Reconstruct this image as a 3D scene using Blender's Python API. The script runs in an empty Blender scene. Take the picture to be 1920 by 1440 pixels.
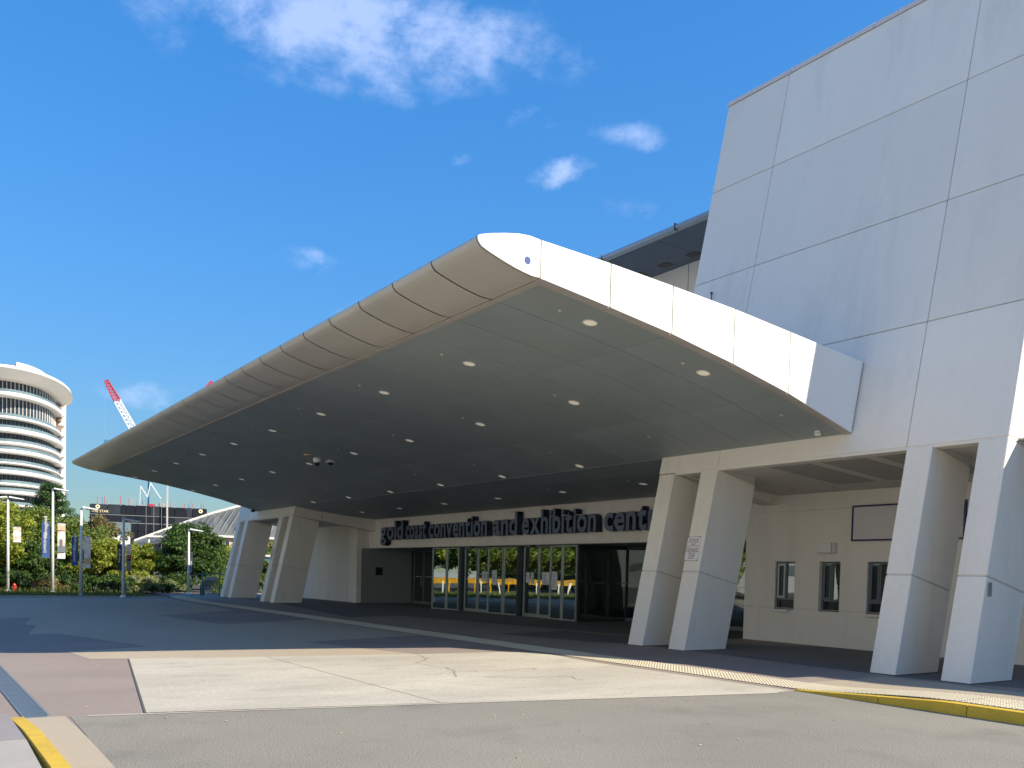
import bpy, bmesh, math, random
from mathutils import Matrix, Vector
R = math.radians
random.seed(7)
sc = bpy.context.scene
COL = sc.collection

# ---------------------------------------------------------------- camera
EYE = 1.55
cam_d = bpy.data.cameras.new('camera'); cam = bpy.data.objects.new('camera', cam_d); COL.objects.link(cam)
yaw, pitch, roll = R(-55.342), R(-2.168), R(1.406)
fw = Vector((math.sin(yaw)*math.cos(pitch), math.cos(yaw)*math.cos(pitch), math.sin(pitch)))
rt = Vector((math.cos(yaw), -math.sin(yaw), 0)); up = rt.cross(fw)
r2 = rt*math.cos(roll) + up*math.sin(roll); u2 = up*math.cos(roll) - rt*math.sin(roll)
m = Matrix.Identity(4)
for i in range(3):
    m[i][0], m[i][1], m[i][2] = r2[i], u2[i], -fw[i]
m[2][3] = EYE
cam.matrix_world = m
cam_d.sensor_width = 36; cam_d.lens = 36*1672.95/1920
cam_d.shift_y = 419.56/1920; cam_d.clip_start = .05; cam_d.clip_end = 3000
sc.camera = cam

# ---------------------------------------------------------------- sky and sun
SX, SY, SZ = 1.19, .825, 1.0                    # direction towards the sun
elev = math.atan2(SZ, math.hypot(SX, SY))
world = bpy.data.worlds.new('World'); sc.world = world; world.use_nodes = True
nt = world.node_tree; nt.nodes.clear()
def N(t, **k):
    n = nt.nodes.new(t)
    for a, b in k.items(): setattr(n, a, b)
    return n
out = N('ShaderNodeOutputWorld'); bg = N('ShaderNodeBackground'); sky = N('ShaderNodeTexSky', sky_type='NISHITA')
sky.sun_disc = False; sky.sun_elevation = elev; sky.sun_rotation = math.atan2(SX, SY)
sky.air_density = 1.0; sky.dust_density = .6; sky.ozone_density = 2.2; sky.altitude = 0
bg.inputs['Strength'].default_value = .15
hs_ = N('ShaderNodeHueSaturation'); hs_.inputs['Saturation'].default_value = 1.34; hs_.inputs['Hue'].default_value = .499
nt.links.new(sky.outputs[0], hs_.inputs['Color'])
bw = N('ShaderNodeRGBToBW'); nt.links.new(hs_.outputs[0], bw.inputs[0])
dn = N('ShaderNodeMath', operation='MULTIPLY_ADD'); dn.inputs[1].default_value = .55; dn.inputs[2].default_value = 1; nt.links.new(bw.outputs[0], dn.inputs[0])
dv = N('ShaderNodeMath', operation='DIVIDE'); dv.inputs[0].default_value = 1.44; nt.links.new(dn.outputs[0], dv.inputs[1])
scl = N('ShaderNodeVectorMath', operation='SCALE'); nt.links.new(hs_.outputs[0], scl.inputs[0]); nt.links.new(dv.outputs[0], scl.inputs['Scale'])
tnt = N('ShaderNodeVectorMath', operation='MULTIPLY'); tnt.inputs[1].default_value = (.82, .94, 1.03)   # clear coastal air: a little bluer
nt.links.new(scl.outputs[0], tnt.inputs[0]); nt.links.new(tnt.outputs[0], bg.inputs[0])
geo = N('ShaderNodeTexCoord')
def vm(op, a, b=None):
    n = N('ShaderNodeVectorMath', operation=op)
    for i, v in enumerate((a, b)):
        if v is None: continue
        if isinstance(v, tuple): n.inputs[i].default_value = v
        else: nt.links.new(v, n.inputs[i])
    return n.outputs['Value'] if op in ('DOT_PRODUCT', 'LENGTH') else n.outputs[0]
def ma(op, a, b=None, c=None):
    n = N('ShaderNodeMath', operation=op)
    for i, v in enumerate((a, b, c)):
        if v is None: continue
        if isinstance(v, (int, float)): n.inputs[i].default_value = v
        else: nt.links.new(v, n.inputs[i])
    return n.outputs[0]
dirv = geo.outputs['Generated']
blobs = [   # thin clouds: direction, two inverse half-axes, strength
    ((-.7826, .3676, .5024), (2.1, 3.18, .14), (8.6, -4.5, 15.9), .92),
    ((-.7453, .4441, .4972), (4.771, 6.724, .14), (11.361, -7.569, 22.785), .78),
    ((-.729, .5494, .4084), (16.519, 21.064, -.075), (20.584, -17.897, 59.589), .95),
    ((-.6808, .5872, .4378), (11.666, 13.133, -.617), (18.147, -18.093, 51.347), .7),
    ((-.7852, .4583, .4164), (18.258, 28.863, 1.466), (24, -16, 62), .72),
    ((-.886, .3449, .3099), (10.787, 24.199, 2.296), (15.928, -7.148, 51.884), .8),
    ((-.8776, .3906, .2778), (13.25, 27.028, 2.058), (21.707, -11.365, 82.756), .75),
    ((-.9627, .2068, .1747), (4.494, 17.128, 1.627), (8.972, -2.357, 49.37), .72),
    ((-.693, .6148, .3764), (14.033, 15.393, -.635), (12.185, -12.736, 41.906), .6),
    ((-.7316, .5171, .4444), (16.256, 21.869, .192), (22.007, -17.725, 55.732), .64),
    ((.55, -.35, .62), (2.2, 3.2, 0), (-1.5, 1, 3.6), .7), ((-.15, -.8, .45), (4, -1, 0), (0, 4, 9), .7),
    ((.2, .75, .55), (3, -1, 0), (0, -4, 7), .6)]
nz = N('ShaderNodeTexNoise', noise_dimensions='3D')
nz.inputs['Scale'].default_value = 7; nz.inputs['Detail'].default_value = 12; nz.inputs['Roughness'].default_value = .66
nz.inputs['Distortion'].default_value = .15
mp = N('ShaderNodeMapping'); mp.inputs['Scale'].default_value = (1.2, 1.5, 2.6)
nt.links.new(dirv, mp.inputs[0]); nt.links.new(mp.outputs[0], nz.inputs[0])
warp = N('ShaderNodeTexNoise'); warp.inputs['Scale'].default_value = 14; warp.inputs['Detail'].default_value = 4
nt.links.new(dirv, warp.inputs[0])
wv = vm('SCALE', vm('SUBTRACT', warp.outputs['Color'], (.5, .5, .5))); wv.node.inputs['Scale'].default_value = .07
wdir = vm('ADD', dirv, wv)
tot = None
for c, a, b, s in blobs:
    d = vm('SUBTRACT', wdir, c)
    x = vm('DOT_PRODUCT', d, a); y = vm('DOT_PRODUCT', d, b)
    q = ma('SQRT', ma('ADD', ma('MULTIPLY', x, x), ma('MULTIPLY', y, y)))
    mr = N('ShaderNodeMapRange', interpolation_type='SMOOTHSTEP')
    mr.inputs[1].default_value = 1.5; mr.inputs[2].default_value = .1; mr.inputs[3].default_value = 0; mr.inputs[4].default_value = s
    nt.links.new(q, mr.inputs[0])
    tot = mr.outputs[0] if tot is None else ma('MAXIMUM', tot, mr.outputs[0])
cl = N('ShaderNodeMapRange', interpolation_type='SMOOTHSTEP')
cl.inputs[1].default_value = .30; cl.inputs[2].default_value = 1.02
nt.links.new(ma('ADD', ma('MULTIPLY', tot, .30), ma('MULTIPLY', ma('SUBTRACT', nz.outputs['Fac'], .30), ma('MULTIPLY', tot, 2.6))), cl.inputs[0])
bgc = N('ShaderNodeBackground'); bgc.inputs[0].default_value = (.50, .60, .86, 1); bgc.inputs[1].default_value = .8
mix = N('ShaderNodeMixShader')
nt.links.new(ma('MULTIPLY', cl.outputs[0], .58), mix.inputs[0]); nt.links.new(bg.outputs[0], mix.inputs[1]); nt.links.new(bgc.outputs[0], mix.inputs[2])
nt.links.new(mix.outputs[0], out.inputs[0])

sun_d = bpy.data.lights.new('sun', 'SUN'); sun = bpy.data.objects.new('sun', sun_d); COL.objects.link(sun)
sun_d.energy = 4.3; sun_d.angle = R(.55); sun_d.color = (1, .90, .74)
sun.rotation_euler = Vector((SX, SY, SZ)).to_track_quat('Z', 'Y').to_euler()
vs = sc.view_settings; vs.view_transform = 'Standard'; vs.look = 'None'; vs.exposure = .92; vs.gamma = 1; vs.use_curve_mapping = False

# ---------------------------------------------------------------- materials
def mat(name, col, rough=.6, var=.08, scale=2.0, fine=.05, fscale=60, bump=0, bscale=80, metal=0, spec=.5, stretch=(1, 1, 1), coords='pos', emis=0, col2=None, stain=None, objvar=0):
    ma_ = bpy.data.materials.new(name); ma_.use_nodes = True
    t = ma_.node_tree; L = t.links; b = t.nodes['Principled BSDF']
    b.inputs['Roughness'].default_value = rough; b.inputs['Metallic'].default_value = metal
    b.inputs['Specular IOR Level'].default_value = spec
    if coords == 'pos':
        g = t.nodes.new('ShaderNodeNewGeometry').outputs['Position']
    else:
        g = t.nodes.new('ShaderNodeTexCoord').outputs['Object']
    mpn = t.nodes.new('ShaderNodeMapping'); mpn.inputs['Scale'].default_value = stretch; L.new(g, mpn.inputs[0]); g = mpn.outputs[0]
    def noise(s, det, rg=.6):
        n = t.nodes.new('ShaderNodeTexNoise'); n.inputs['Scale'].default_value = s; n.inputs['Detail'].default_value = det; n.inputs['Roughness'].default_value = rg
        L.new(g, n.inputs[0]); return n.outputs['Fac']
    def mul(colsock, fac, amt):
        mr = t.nodes.new('ShaderNodeMapRange'); mr.inputs[1].default_value = .3; mr.inputs[2].default_value = .7
        mr.inputs[3].default_value = 1-amt; mr.inputs[4].default_value = 1+amt; L.new(fac, mr.inputs[0])
        mx = t.nodes.new('ShaderNodeVectorMath'); mx.operation = 'SCALE'; L.new(colsock, mx.inputs[0]); L.new(mr.outputs[0], mx.inputs['Scale']); return mx.outputs[0]
    rgb = t.nodes.new('ShaderNodeRGB'); rgb.outputs[0].default_value = (*col, 1); cs = rgb.outputs[0]
    if col2:
        mxr = t.nodes.new('ShaderNodeMix'); mxr.data_type = 'RGBA'
        mr = t.nodes.new('ShaderNodeMapRange'); mr.inputs[1].default_value = .42; mr.inputs[2].default_value = .62; L.new(noise(scale*.6, 5), mr.inputs[0])
        L.new(mr.outputs[0], mxr.inputs['Factor']); L.new(cs, mxr.inputs['A']); mxr.inputs['B'].default_value = (*col2, 1); cs = mxr.outputs['Result']
    if objvar:
        oi = t.nodes.new('ShaderNodeObjectInfo'); mr = t.nodes.new('ShaderNodeMapRange'); mr.inputs[3].default_value = 1-objvar; mr.inputs[4].default_value = 1+objvar; L.new(oi.outputs['Random'], mr.inputs[0])
        mx = t.nodes.new('ShaderNodeVectorMath'); mx.operation = 'SCALE'; L.new(cs, mx.inputs[0]); L.new(mr.outputs[0], mx.inputs['Scale']); cs = mx.outputs[0]
    if var: cs = mul(cs, noise(scale, 6), var)
    if fine: cs = mul(cs, noise(fscale, 3), fine)
    if stain:
        mxr = t.nodes.new('ShaderNodeMix'); mxr.data_type = 'RGBA'
        mr = t.nodes.new('ShaderNodeMapRange'); mr.inputs[1].default_value = .52; mr.inputs[2].default_value = .70; mr.inputs[4].default_value = stain[1]
        L.new(noise(stain[2], 7, .65), mr.inputs[0]); L.new(mr.outputs[0], mxr.inputs['Factor']); L.new(cs, mxr.inputs['A']); mxr.inputs['B'].default_value = (*stain[0], 1); cs = mxr.outputs['Result']
    L.new(cs, b.inputs['Base Color'])
    if emis:
        L.new(cs, b.inputs['Emission Color']); b.inputs['Emission Strength'].default_value = emis
    if bump:
        bp = t.nodes.new('ShaderNodeBump'); bp.inputs['Strength'].default_value = bump; bp.inputs['Distance'].default_value = .01
        L.new(noise(bscale, 4), bp.inputs['Height']); L.new(bp.outputs[0], b.inputs['Normal'])
    return ma_
def leafmat(name, c1, c2, trans=.35):
    ma_ = bpy.data.materials.new(name); ma_.use_nodes = True; t = ma_.node_tree; L = t.links
    b = t.nodes['Principled BSDF']; b.inputs['Roughness'].default_value = .5; b.inputs['Specular IOR Level'].default_value = .35
    g = t.nodes.new('ShaderNodeNewGeometry'); mx = t.nodes.new('ShaderNodeMix'); mx.data_type = 'RGBA'
    n = t.nodes.new('ShaderNodeTexNoise'); n.inputs['Scale'].default_value = 1.3; L.new(g.outputs['Position'], n.inputs[0])
    ad = t.nodes.new('ShaderNodeMath'); ad.operation = 'MULTIPLY_ADD'; ad.inputs[1].default_value = .65
    L.new(g.outputs['Random Per Island'], ad.inputs[0])
    mr = t.nodes.new('ShaderNodeMapRange'); mr.inputs[1].default_value = .35; mr.inputs[2].default_value = .65; mr.inputs[3].default_value = 0; mr.inputs[4].default_value = .5
    L.new(n.outputs['Fac'], mr.inputs[0]); L.new(mr.outputs[0], ad.inputs[2])
    L.new(ad.outputs[0], mx.inputs['Factor']); mx.inputs['A'].default_value = (*c1, 1); mx.inputs['B'].default_value = (*c2, 1)
    L.new(mx.outputs['Result'], b.inputs['Base Color'])
    tr = t.nodes.new('ShaderNodeBsdfTranslucent'); L.new(mx.outputs['Result'], tr.inputs[0])
    ms = t.nodes.new('ShaderNodeMixShader'); ms.inputs[0].default_value = trans
    L.new(b.outputs[0], ms.inputs[1]); L.new(tr.outputs[0], ms.inputs[2]); L.new(ms.outputs[0], t.nodes['Material Output'].inputs[0])
    return ma_
def glassmat(name, tint, refl, rough=.0, wav=.02):
    ma_ = bpy.data.materials.new(name); ma_.use_nodes = True; t = ma_.node_tree; L = t.links
    b = t.nodes['Principled BSDF']; b.inputs['Base Color'].default_value = (*tint, 1); b.inputs['Roughness'].default_value = rough
    gl = t.nodes.new('ShaderNodeBsdfGlossy'); gl.inputs['Roughness'].default_value = rough; gl.inputs[0].default_value = (.86, .95, .9, 1)
    ms = t.nodes.new('ShaderNodeMixShader'); ms.inputs[0].default_value = refl
    g = t.nodes.new('ShaderNodeNewGeometry'); n = t.nodes.new('ShaderNodeTexNoise'); n.inputs['Scale'].default_value = 1.1; n.inputs['Detail'].default_value = 1
    L.new(g.outputs['Position'], n.inputs[0]); bp = t.nodes.new('ShaderNodeBump'); bp.inputs['Strength'].default_value = 1; bp.inputs['Distance'].default_value = wav
    L.new(n.outputs['Fac'], bp.inputs['Height']); L.new(bp.outputs[0], gl.inputs['Normal'])
    L.new(b.outputs[0], ms.inputs[1]); L.new(gl.outputs[0], ms.inputs[2]); L.new(ms.outputs[0], t.nodes['Material Output'].inputs[0])
    return ma_
M = dict(
    wall=mat('painted_render', (.84, .79, .69), .62, .03, .5, .02, 30, bump=.12, bscale=120, stretch=(1, 1, .09), stain=((.70, .665, .58), .55, 1.4), objvar=.04),
    column=mat('column_paint', (.84, .79, .69), .55, .05, .9, .03, 30, bump=.1, bscale=120, stain=((.66, .62, .53), .35, 1.5), stretch=(1, 1, .25), objvar=.02),
    wallcore=mat('joint_core_filler', (.60, .58, .53), .8),  # plain core colour that shows in the open joints
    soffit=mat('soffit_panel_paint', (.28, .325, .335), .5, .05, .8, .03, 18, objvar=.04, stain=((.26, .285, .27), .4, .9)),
    soffback=mat('soffit_joint_seal', (.75, .76, .74), .7),
    nose=mat('nose_cladding', (.56, .54, .475), .36, .04, 1.0, .02, 30, metal=.2, objvar=.03),
    fascia=mat('white_fascia', (.86, .85, .81), .45, .02, .6, .01, 20, objvar=.015),
    trim=mat('edge_trim_metal', (.42, .39, .36), .5),
    roofmetal=mat('roof_metal', (.45, .47, .48), .4, metal=.4),
    eave=mat('eave_gutter_metal', (.50, .53, .54), .3, .03, metal=.6),
    eavesoffit=mat('eave_lining', (.16, .19, .21), .6),
    grille=mat('ceiling_grille', (.40, .39, .35), .7, .05, 2, .12, 150),
    ceiling=mat('ceiling_paint', (.66, .63, .56), .65, .04),
    greywall=mat('grey_green_wall', (.26, .29, .29), .6, .05, 1.0),
    frame=mat('aluminium_frame', (.34, .38, .38), .35, .03, metal=.5),
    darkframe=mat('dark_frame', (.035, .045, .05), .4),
    winframe=mat('window_frame_grey', (.13, .16, .18), .4),
    glass=glassmat('entrance_glass', (.006, .010, .010), .52, 0, .0022),
    glassdark=glassmat('dark_glass', (.004, .008, .008), .2, 0, .006),
    glasswin=glassmat('ticket_window_glass', (.01, .014, .016), .24, 0, .004),
    letterface=mat('letter_face', (.13, .17, .25), .45, .05, coords='obj'),
    letterside=mat('letter_side', (.010, .013, .040), .45, .05),
    white=mat('white_paint', (.8, .8, .78), .5, .03),
    lamplens=mat('downlight_lens', (.86, .80, .66), .4, 0, emis=.13),
    lampring=mat('downlight_ring', (.62, .60, .54), .4),
    black=mat('black_plastic', (.012, .013, .015), .3),
    navy=mat('navy_trim', (.015, .02, .11), .4),
    board=mat('blank_sign_face', (.66, .63, .62), .5, .03),
    redtext=mat('red_brown_lettering', (.30, .05, .05), .5, 0, fine=0),
    paper=mat('paper', (.75, .78, .78), .7, .05),
    ink=mat('printed_grey', (.16, .2, .26), .7, 0),
    asphalt=mat('worn_asphalt', (.222, .208, .175), .9, .08, .35, .6, 70, bump=.15, bscale=70, col2=(.25, .232, .186), stain=((.15, .14, .12), .5, .9)),
    brown=mat('brown_tinted_concrete', (.275, .225, .19), .85, .10, .5, .06, 50, bump=.25, bscale=60, stretch=(1, .35, 1), stain=((.235, .185, .165), .6, .8)),
    cream=mat('cream_tinted_concrete', (.40, .335, .245), .85, .10, .4, .05, 50, bump=.25, bscale=60, stretch=(.5, 1, 1), stain=((.36, .31, .24), .6, .8)),
    light=mat('light_concrete', (.49, .45, .365), .85, .12, .8, .16, 38, bump=.3, bscale=60, stretch=(1, .42, 1), col2=(.43, .395, .32), stain=((.33, .305, .255), .6, 2.3)),
    path=mat('path_concrete', (.36, .335, .295), .85, .10, 1, .06, 50),
    lilac=mat('stained_path_concrete', (.27, .245, .245), .85, .10, 1, .06, 50),
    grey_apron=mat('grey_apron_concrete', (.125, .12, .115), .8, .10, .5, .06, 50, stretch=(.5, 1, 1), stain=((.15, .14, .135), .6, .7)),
    crack=mat('dark_joint', (.10, .095, .085), .9), hairline=mat('hairline_crack', (.24, .22, .18), .9),
    tactile=mat('tactile_tile', (.52, .46, .33), .8, .10, .8, .05, 40),
    yellow=mat('yellow_kerb_paint', (.60, .40, .035), .7, .10, 1.2, .10, 40, stain=((.34, .24, .06), .6, 2.2)),
    steel=mat('galvanised_steel', (.30, .33, .35), .42, .10, 3, metal=.7),
    paving=mat('pale_bounce_ground', (.36, .335, .29), .9, .1, .3),  # out-of-view ground, made pale to bounce sun up onto the walls
    office=mat('bounce_block_wall', (.68, .67, .65), .7),  # wall of the added block that throws light back
    soil=mat('garden_soil', (.060, .048, .032), .95, .3, 1),
    lawn=mat('lawn_ground', (.075, .10, .025), .95, .3, 1),
    bark=mat('bark', (.13, .10, .075), .9, .3, 6),
    pole=mat('pale_lamp_post', (.66, .68, .66), .45, .05),
    bannerblue=mat('blue_banner', (.035, .085, .25), .7, .05),
    bannerdark=mat('dark_banner', (.03, .035, .05), .7, .05),
    bannerpic=mat('photo_banner', (.78, .74, .70), .7, .06, 3, col2=(.66, .36, .22)),
    hydrant=mat('hydrant_red', (.45, .03, .02), .4),
    concretewhite=mat('tower_white', (.80, .78, .73), .6, .03, .2),
    towerglass=mat('tower_glass', (.04, .055, .075), .25, .6, .35, fine=0, spec=.3),
    towerbal=mat('balustrade_glass', (.15, .21, .24), .15, .2, .3, fine=0, spec=.7),
    towergrey=mat('tower_louvre', (.12, .12, .14), .6, .1, .3),
    towerbrown=mat('tower_screen', (.26, .17, .11), .6, .1, .3),
    hotel=mat('hotel_dark_panel', (.010, .013, .02), .6, .3, .2, fine=0, spec=.2),
    hotel2=mat('hotel_mid_panel', (.028, .034, .045), .5, .3, .2, fine=0, spec=.2),
    hotelband=mat('hotel_pale_band', (.18, .19, .2), .5),
    gold=mat('sign_gold', (.9, .75, .45), .5, 0, fine=0),
    craneR=mat('crane_red', (.46, .035, .05), .5), craneW=mat('crane_white', (.78, .78, .76), .5), craneB=mat('crane_blue', (.02, .17, .38), .5), craneG=mat('crane_grey', (.33, .34, .35), .5),
    arenaroof=mat('arena_roof_sheet', (.13, .14, .13), .8, .1, .4), arenarib=mat('arena_roof_rib', (.22, .22, .20), .8),
    peach=mat('peach_wall', (.62, .43, .28), .8, .05, .3), trimw=mat('arena_white_trim', (.72, .70, .64), .6),
    barrier=mat('yellow_barrier_paint', (.68, .36, .02), .5, .05),
    teal=mat('teal_paint', (.06, .20, .22), .4),
)
LM = dict(
    bright=leafmat('leaf_bright', (.13, .20, .018), (.38, .40, .055), .38),
    mid=leafmat('leaf_mid', (.06, .115, .018), (.20, .25, .04), .3),
    dark=leafmat('leaf_dark', (.022, .06, .014), (.085, .15, .028), .25),
    olive=leafmat('leaf_olive', (.10, .09, .03), (.26, .22, .09), .3),
    pine=leafmat('leaf_pine', (.018, .06, .015), (.07, .14, .03), .2),
    silver=leafmat('leaf_silver', (.12, .17, .055), (.36, .38, .17), .25),
    grass=leafmat('leaf_grass', (.07, .12, .02), (.22, .26, .06), .3),
    palm=leafmat('leaf_palm', (.04, .10, .02), (.14, .22, .05), .3),
)

# ---------------------------------------------------------------- mesh helpers
class MB:
    def __init__(s): s.v = []; s.f = []; s.mi = []
    def add(s, vs, fs, mi=0):
        o = len(s.v); s.v += [tuple(v) for v in vs]; s.f += [tuple(i+o for i in f) for f in fs]; s.mi += [mi]*len(fs); return s
    def box(s, x0, x1, y0, y1, z0, z1, mi=0):
        return s.hexa([(x0, y0, z0), (x1, y0, z0), (x1, y1, z0), (x0, y1, z0), (x0, y0, z1), (x1, y0, z1), (x1, y1, z1), (x0, y1, z1)], mi)
    def hexa(s, p, mi=0):
        return s.add(p, [(0, 3, 2, 1), (4, 5, 6, 7), (0, 1, 5, 4), (1, 2, 6, 5), (2, 3, 7, 6), (3, 0, 4, 7)], mi)
    def prism(s, poly, fn, a, b, mi=0):     # poly of 2-d points, fn(p, q, t) -> xyz
        n = len(poly); vs = [fn(p, q, a) for p, q in poly] + [fn(p, q, b) for p, q in poly]
        fs = [tuple(range(n)), tuple(range(2*n-1, n-1, -1))] + [(i, (i+1) % n, (i+1) % n+n, i+n) for i in range(n)]
        return s.add(vs, fs, mi)
    def tube(s, p0, p1, r0, r1=None, n=8, cap=True, mi=0):
        p0 = Vector(p0); p1 = Vector(p1); r1 = r0 if r1 is None else r1; d = (p1-p0).normalized()
        a = d.orthogonal().normalized(); b = d.cross(a)
        vs = [p0+(a*math.cos(t)+b*math.sin(t))*r0 for t in (2*math.pi*i/n for i in range(n))] + [p1+(a*math.cos(t)+b*math.sin(t))*r1 for t in (2*math.pi*i/n for i in range(n))]
        fs = [(i, (i+1) % n, (i+1) % n+n, i+n) for i in range(n)]
        if cap: fs += [tuple(range(n-1, -1, -1)), tuple(range(n, 2*n))]
        return s.add(vs, fs, mi)
    def lathe(s, prof, c=(0, 0, 0), n=16, ax=(1, 1), mi=0, a0=0, a1=2*math.pi):
        k = len(prof); full = abs(a1-a0-2*math.pi) < 1e-6; m_ = n if full else n+1
        vs = [(c[0]+r*math.cos(a0+(a1-a0)*i/n)*ax[0], c[1]+r*math.sin(a0+(a1-a0)*i/n)*ax[1], c[2]+z) for i in range(m_) for r, z in prof]
        fs = []
        for i in range(n):
            j = (i+1) % m_
            for q in range(k-1): fs.append((i*k+q, j*k+q, j*k+q+1, i*k+q+1))
        return s.add(vs, fs, mi)
    def mesh(s, name, mats, bevel=0, smooth=False, recalc=True, seg=1):
        me = bpy.data.meshes.new(name); me.from_pydata(s.v, [], s.f)
        mats = mats if isinstance(mats, (list, tuple)) else [mats]
        for m_ in mats: me.materials.append(m_)
        if len(mats) > 1: me.polygons.foreach_set('material_index', s.mi)
        if recalc or bevel:
            bm = bmesh.new(); bm.from_mesh(me)
            if recalc: bmesh.ops.recalc_face_normals(bm, faces=bm.faces)
            if bevel:
                es = [e for e in bm.edges if len(e.link_faces) == 2 and e.calc_face_angle(0) > .3]
                bmesh.ops.bevel(bm, geom=es, offset=bevel, segments=seg, affect='EDGES', profile=.5, clamp_overlap=True)
            bm.to_mesh(me); bm.free()
        if smooth: me.polygons.foreach_set('use_smooth', [True]*len(me.polygons))
        me.update(); return me
    def build(s, name, mats, parent=None, **k):
        return link(name, s.mesh(name, mats, **k), parent)
def link(name, me, parent=None, loc=None, rz=0):
    o = bpy.data.objects.new(name, me); COL.objects.link(o)
    if parent is not None: o.parent = parent
    if loc: o.location = loc
    if rz: o.rotation_euler.z = rz
    return o
def tag(o, label, cat, group=None):
    o['label'] = label; o['category'] = cat
    if group: o['group'] = group
    return o
def thing(name, label, cat, loc=(0, 0, 0), rz=0, group=None):
    o = link(name, None, None, loc, rz); return tag(o, label, cat, group)
def struct(o): o['kind'] = 'structure'; return o
def stuff(o): o['kind'] = 'stuff'; return o
def copy_tree(o, parent=None):
    c = o.copy(); COL.objects.link(c); c.parent = parent
    for ch in list(o.children): copy_tree(ch, c)
    return c
def B(*a): return MB().box(*a)
def text_mesh(body, size, depth=.0, align='CENTER', offset=0, bevel=0):
    cu = bpy.data.curves.new('text', 'FONT'); cu.body = body; cu.size = size; cu.extrude = depth; cu.align_x = align; cu.resolution_u = 3; cu.offset = offset; cu.bevel_depth = bevel; cu.bevel_resolution = 0
    o = bpy.data.objects.new('text', cu); COL.objects.link(o)
    dg = bpy.context.evaluated_depsgraph_get(); me = bpy.data.meshes.new_from_object(o.evaluated_get(dg))
    bpy.data.objects.remove(o); bpy.data.curves.remove(cu); return me

# ================================================================ GROUND
def sheet(name, poly, z, mt, parent=None):
    return MB().add([(x, y, z) for x, y in poly], [tuple(range(len(poly)))]).build(name, mt, parent)
g = sheet('ground', [(-1500, -1500), (1500, -1500), (1500, 1500), (-1500, 1500)], -.05, M['paving']); struct(g)
pav = sheet('pavement', [(-45.3, -3), (-6, -3), (40, -3), (40, 24), (-54, 24), (-54, 11.7), (-46.2, 11.7), (-45.3, 10.9)], -.004, M['brown']); struct(pav)
road = sheet('road', [(-9.94, 1.45), (-9.81, 2.15), (-9.08, 5.54), (-7.99, 10.04), (-7.97, 10.46), (-4.9, 10.4), (60, 9.6), (60, -60), (6, -60), (-4, 1.30), (-7.25, 1.37), (-8.61, 1.41)], .0, M['asphalt']); struct(road)
U = [(-17.22, 2.47), (-15.76, 2.59), (-15.62, 3.15), (-14.77, 8.06), (-17.45, 7.27), (-18.03, 7.15), (-19.13, 10.55), (-26.05, 10.55), (-24.78, 8.36), (-24.13, 7.27), (-28.98, 6.67), (-31.77, 9.95), (-42.52, 10.5), (-43.8, 10.3), (-43.8, 3.3), (-27.74, 2.32), (-28.16, 3.14), (-25.05, 2.62), (-24.79, 2.86), (-21.53, 2.32), (-21.58, 2.94), (-17.84, 3.94)]
sheet('concrete_panel', U, .0, M['cream'], pav)
LGT = [(-15.60, 3.16), (-14.75, 8.07), (-14.61, 9.89), (-14.31, 10.50), (-13.6, 10.48), (-12.49, 10.31), (-8.06, 10.40), (-8.01, 10.03), (-9.10, 5.54), (-9.83, 2.15)]
def cut(poly, y, keep):
    o = []
    for i in range(len(poly)):
        a, b = poly[i], poly[(i+1) % len(poly)]
        ia, ib = (a[1]-y)*keep >= 0, (b[1]-y)*keep >= 0
        if ia: o.append(a)
        if ia != ib:
            t = (y-a[1])/(b[1]-a[1]); o.append((a[0]+(b[0]-a[0])*t, y))
    return o
sheet('concrete_panel', cut(LGT, 5.318, -1), .002, M['light'], pav)
sheet('concrete_panel', cut(LGT, 5.332, 1), .002, M['light'], pav)
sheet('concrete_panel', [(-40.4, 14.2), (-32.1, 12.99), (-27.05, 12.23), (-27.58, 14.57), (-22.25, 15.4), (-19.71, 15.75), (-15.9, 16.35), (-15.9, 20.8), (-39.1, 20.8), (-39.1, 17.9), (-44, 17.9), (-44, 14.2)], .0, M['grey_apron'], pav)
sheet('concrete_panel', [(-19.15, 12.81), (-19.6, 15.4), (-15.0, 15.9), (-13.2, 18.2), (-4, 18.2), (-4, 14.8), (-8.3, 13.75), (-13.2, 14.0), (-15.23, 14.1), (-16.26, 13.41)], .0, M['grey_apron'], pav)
sheet('concrete_panel', [(-8.05, 11.67), (-7.98, 12.26), (-7.5, 12.40), (-6.0, 12.7), (-6.0, 11.6)], .0, M['cream'], pav)
def strip(name, pts, wd, z, mt, parent=None):
    mb = MB()
    for (x0, y0), (x1, y1) in zip(pts, pts[1:]):
        d = Vector((x1-x0, y1-y0)).normalized(); n = Vector((-d.y, d.x))*wd/2
        mb.add([(x0-n.x, y0-n.y, z), (x0+n.x, y0+n.y, z), (x1+n.x, y1+n.y, z), (x1-n.x, y1-n.y, z)], [(0, 1, 2, 3)]); z += .0002
    return mb.build(name, mt, parent)
def jag(pts, k=4, a=.05):
    o = []
    for p, q in zip(pts, pts[1:]):
        for i in range(k):
            t = i/k; o.append((p[0]+(q[0]-p[0])*t+random.uniform(-a, a)*(i > 0), p[1]+(q[1]-p[1])*t+random.uniform(-a, a)*(i > 0)))
    return o+[pts[-1]]
for pts in ([(-14.82, 8.08), (-13.93, 7.84), (-13.27, 7.21), (-12.49, 7.38), (-11.91, 7.17), (-11.29, 6.83)], [(-11.91, 7.17), (-11.79, 8.08), (-11.88, 8.71), (-11.69, 8.53)], [(-11.79, 7.08), (-11.7, 6.56)], [(-11.14, 7.2), (-10.78, 7.87), (-10.67, 8.5), (-10.22, 8.35)]):
    strip('crack', jag(pts, 6, .045), .012, .0045, M['hairline'], pav)
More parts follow.
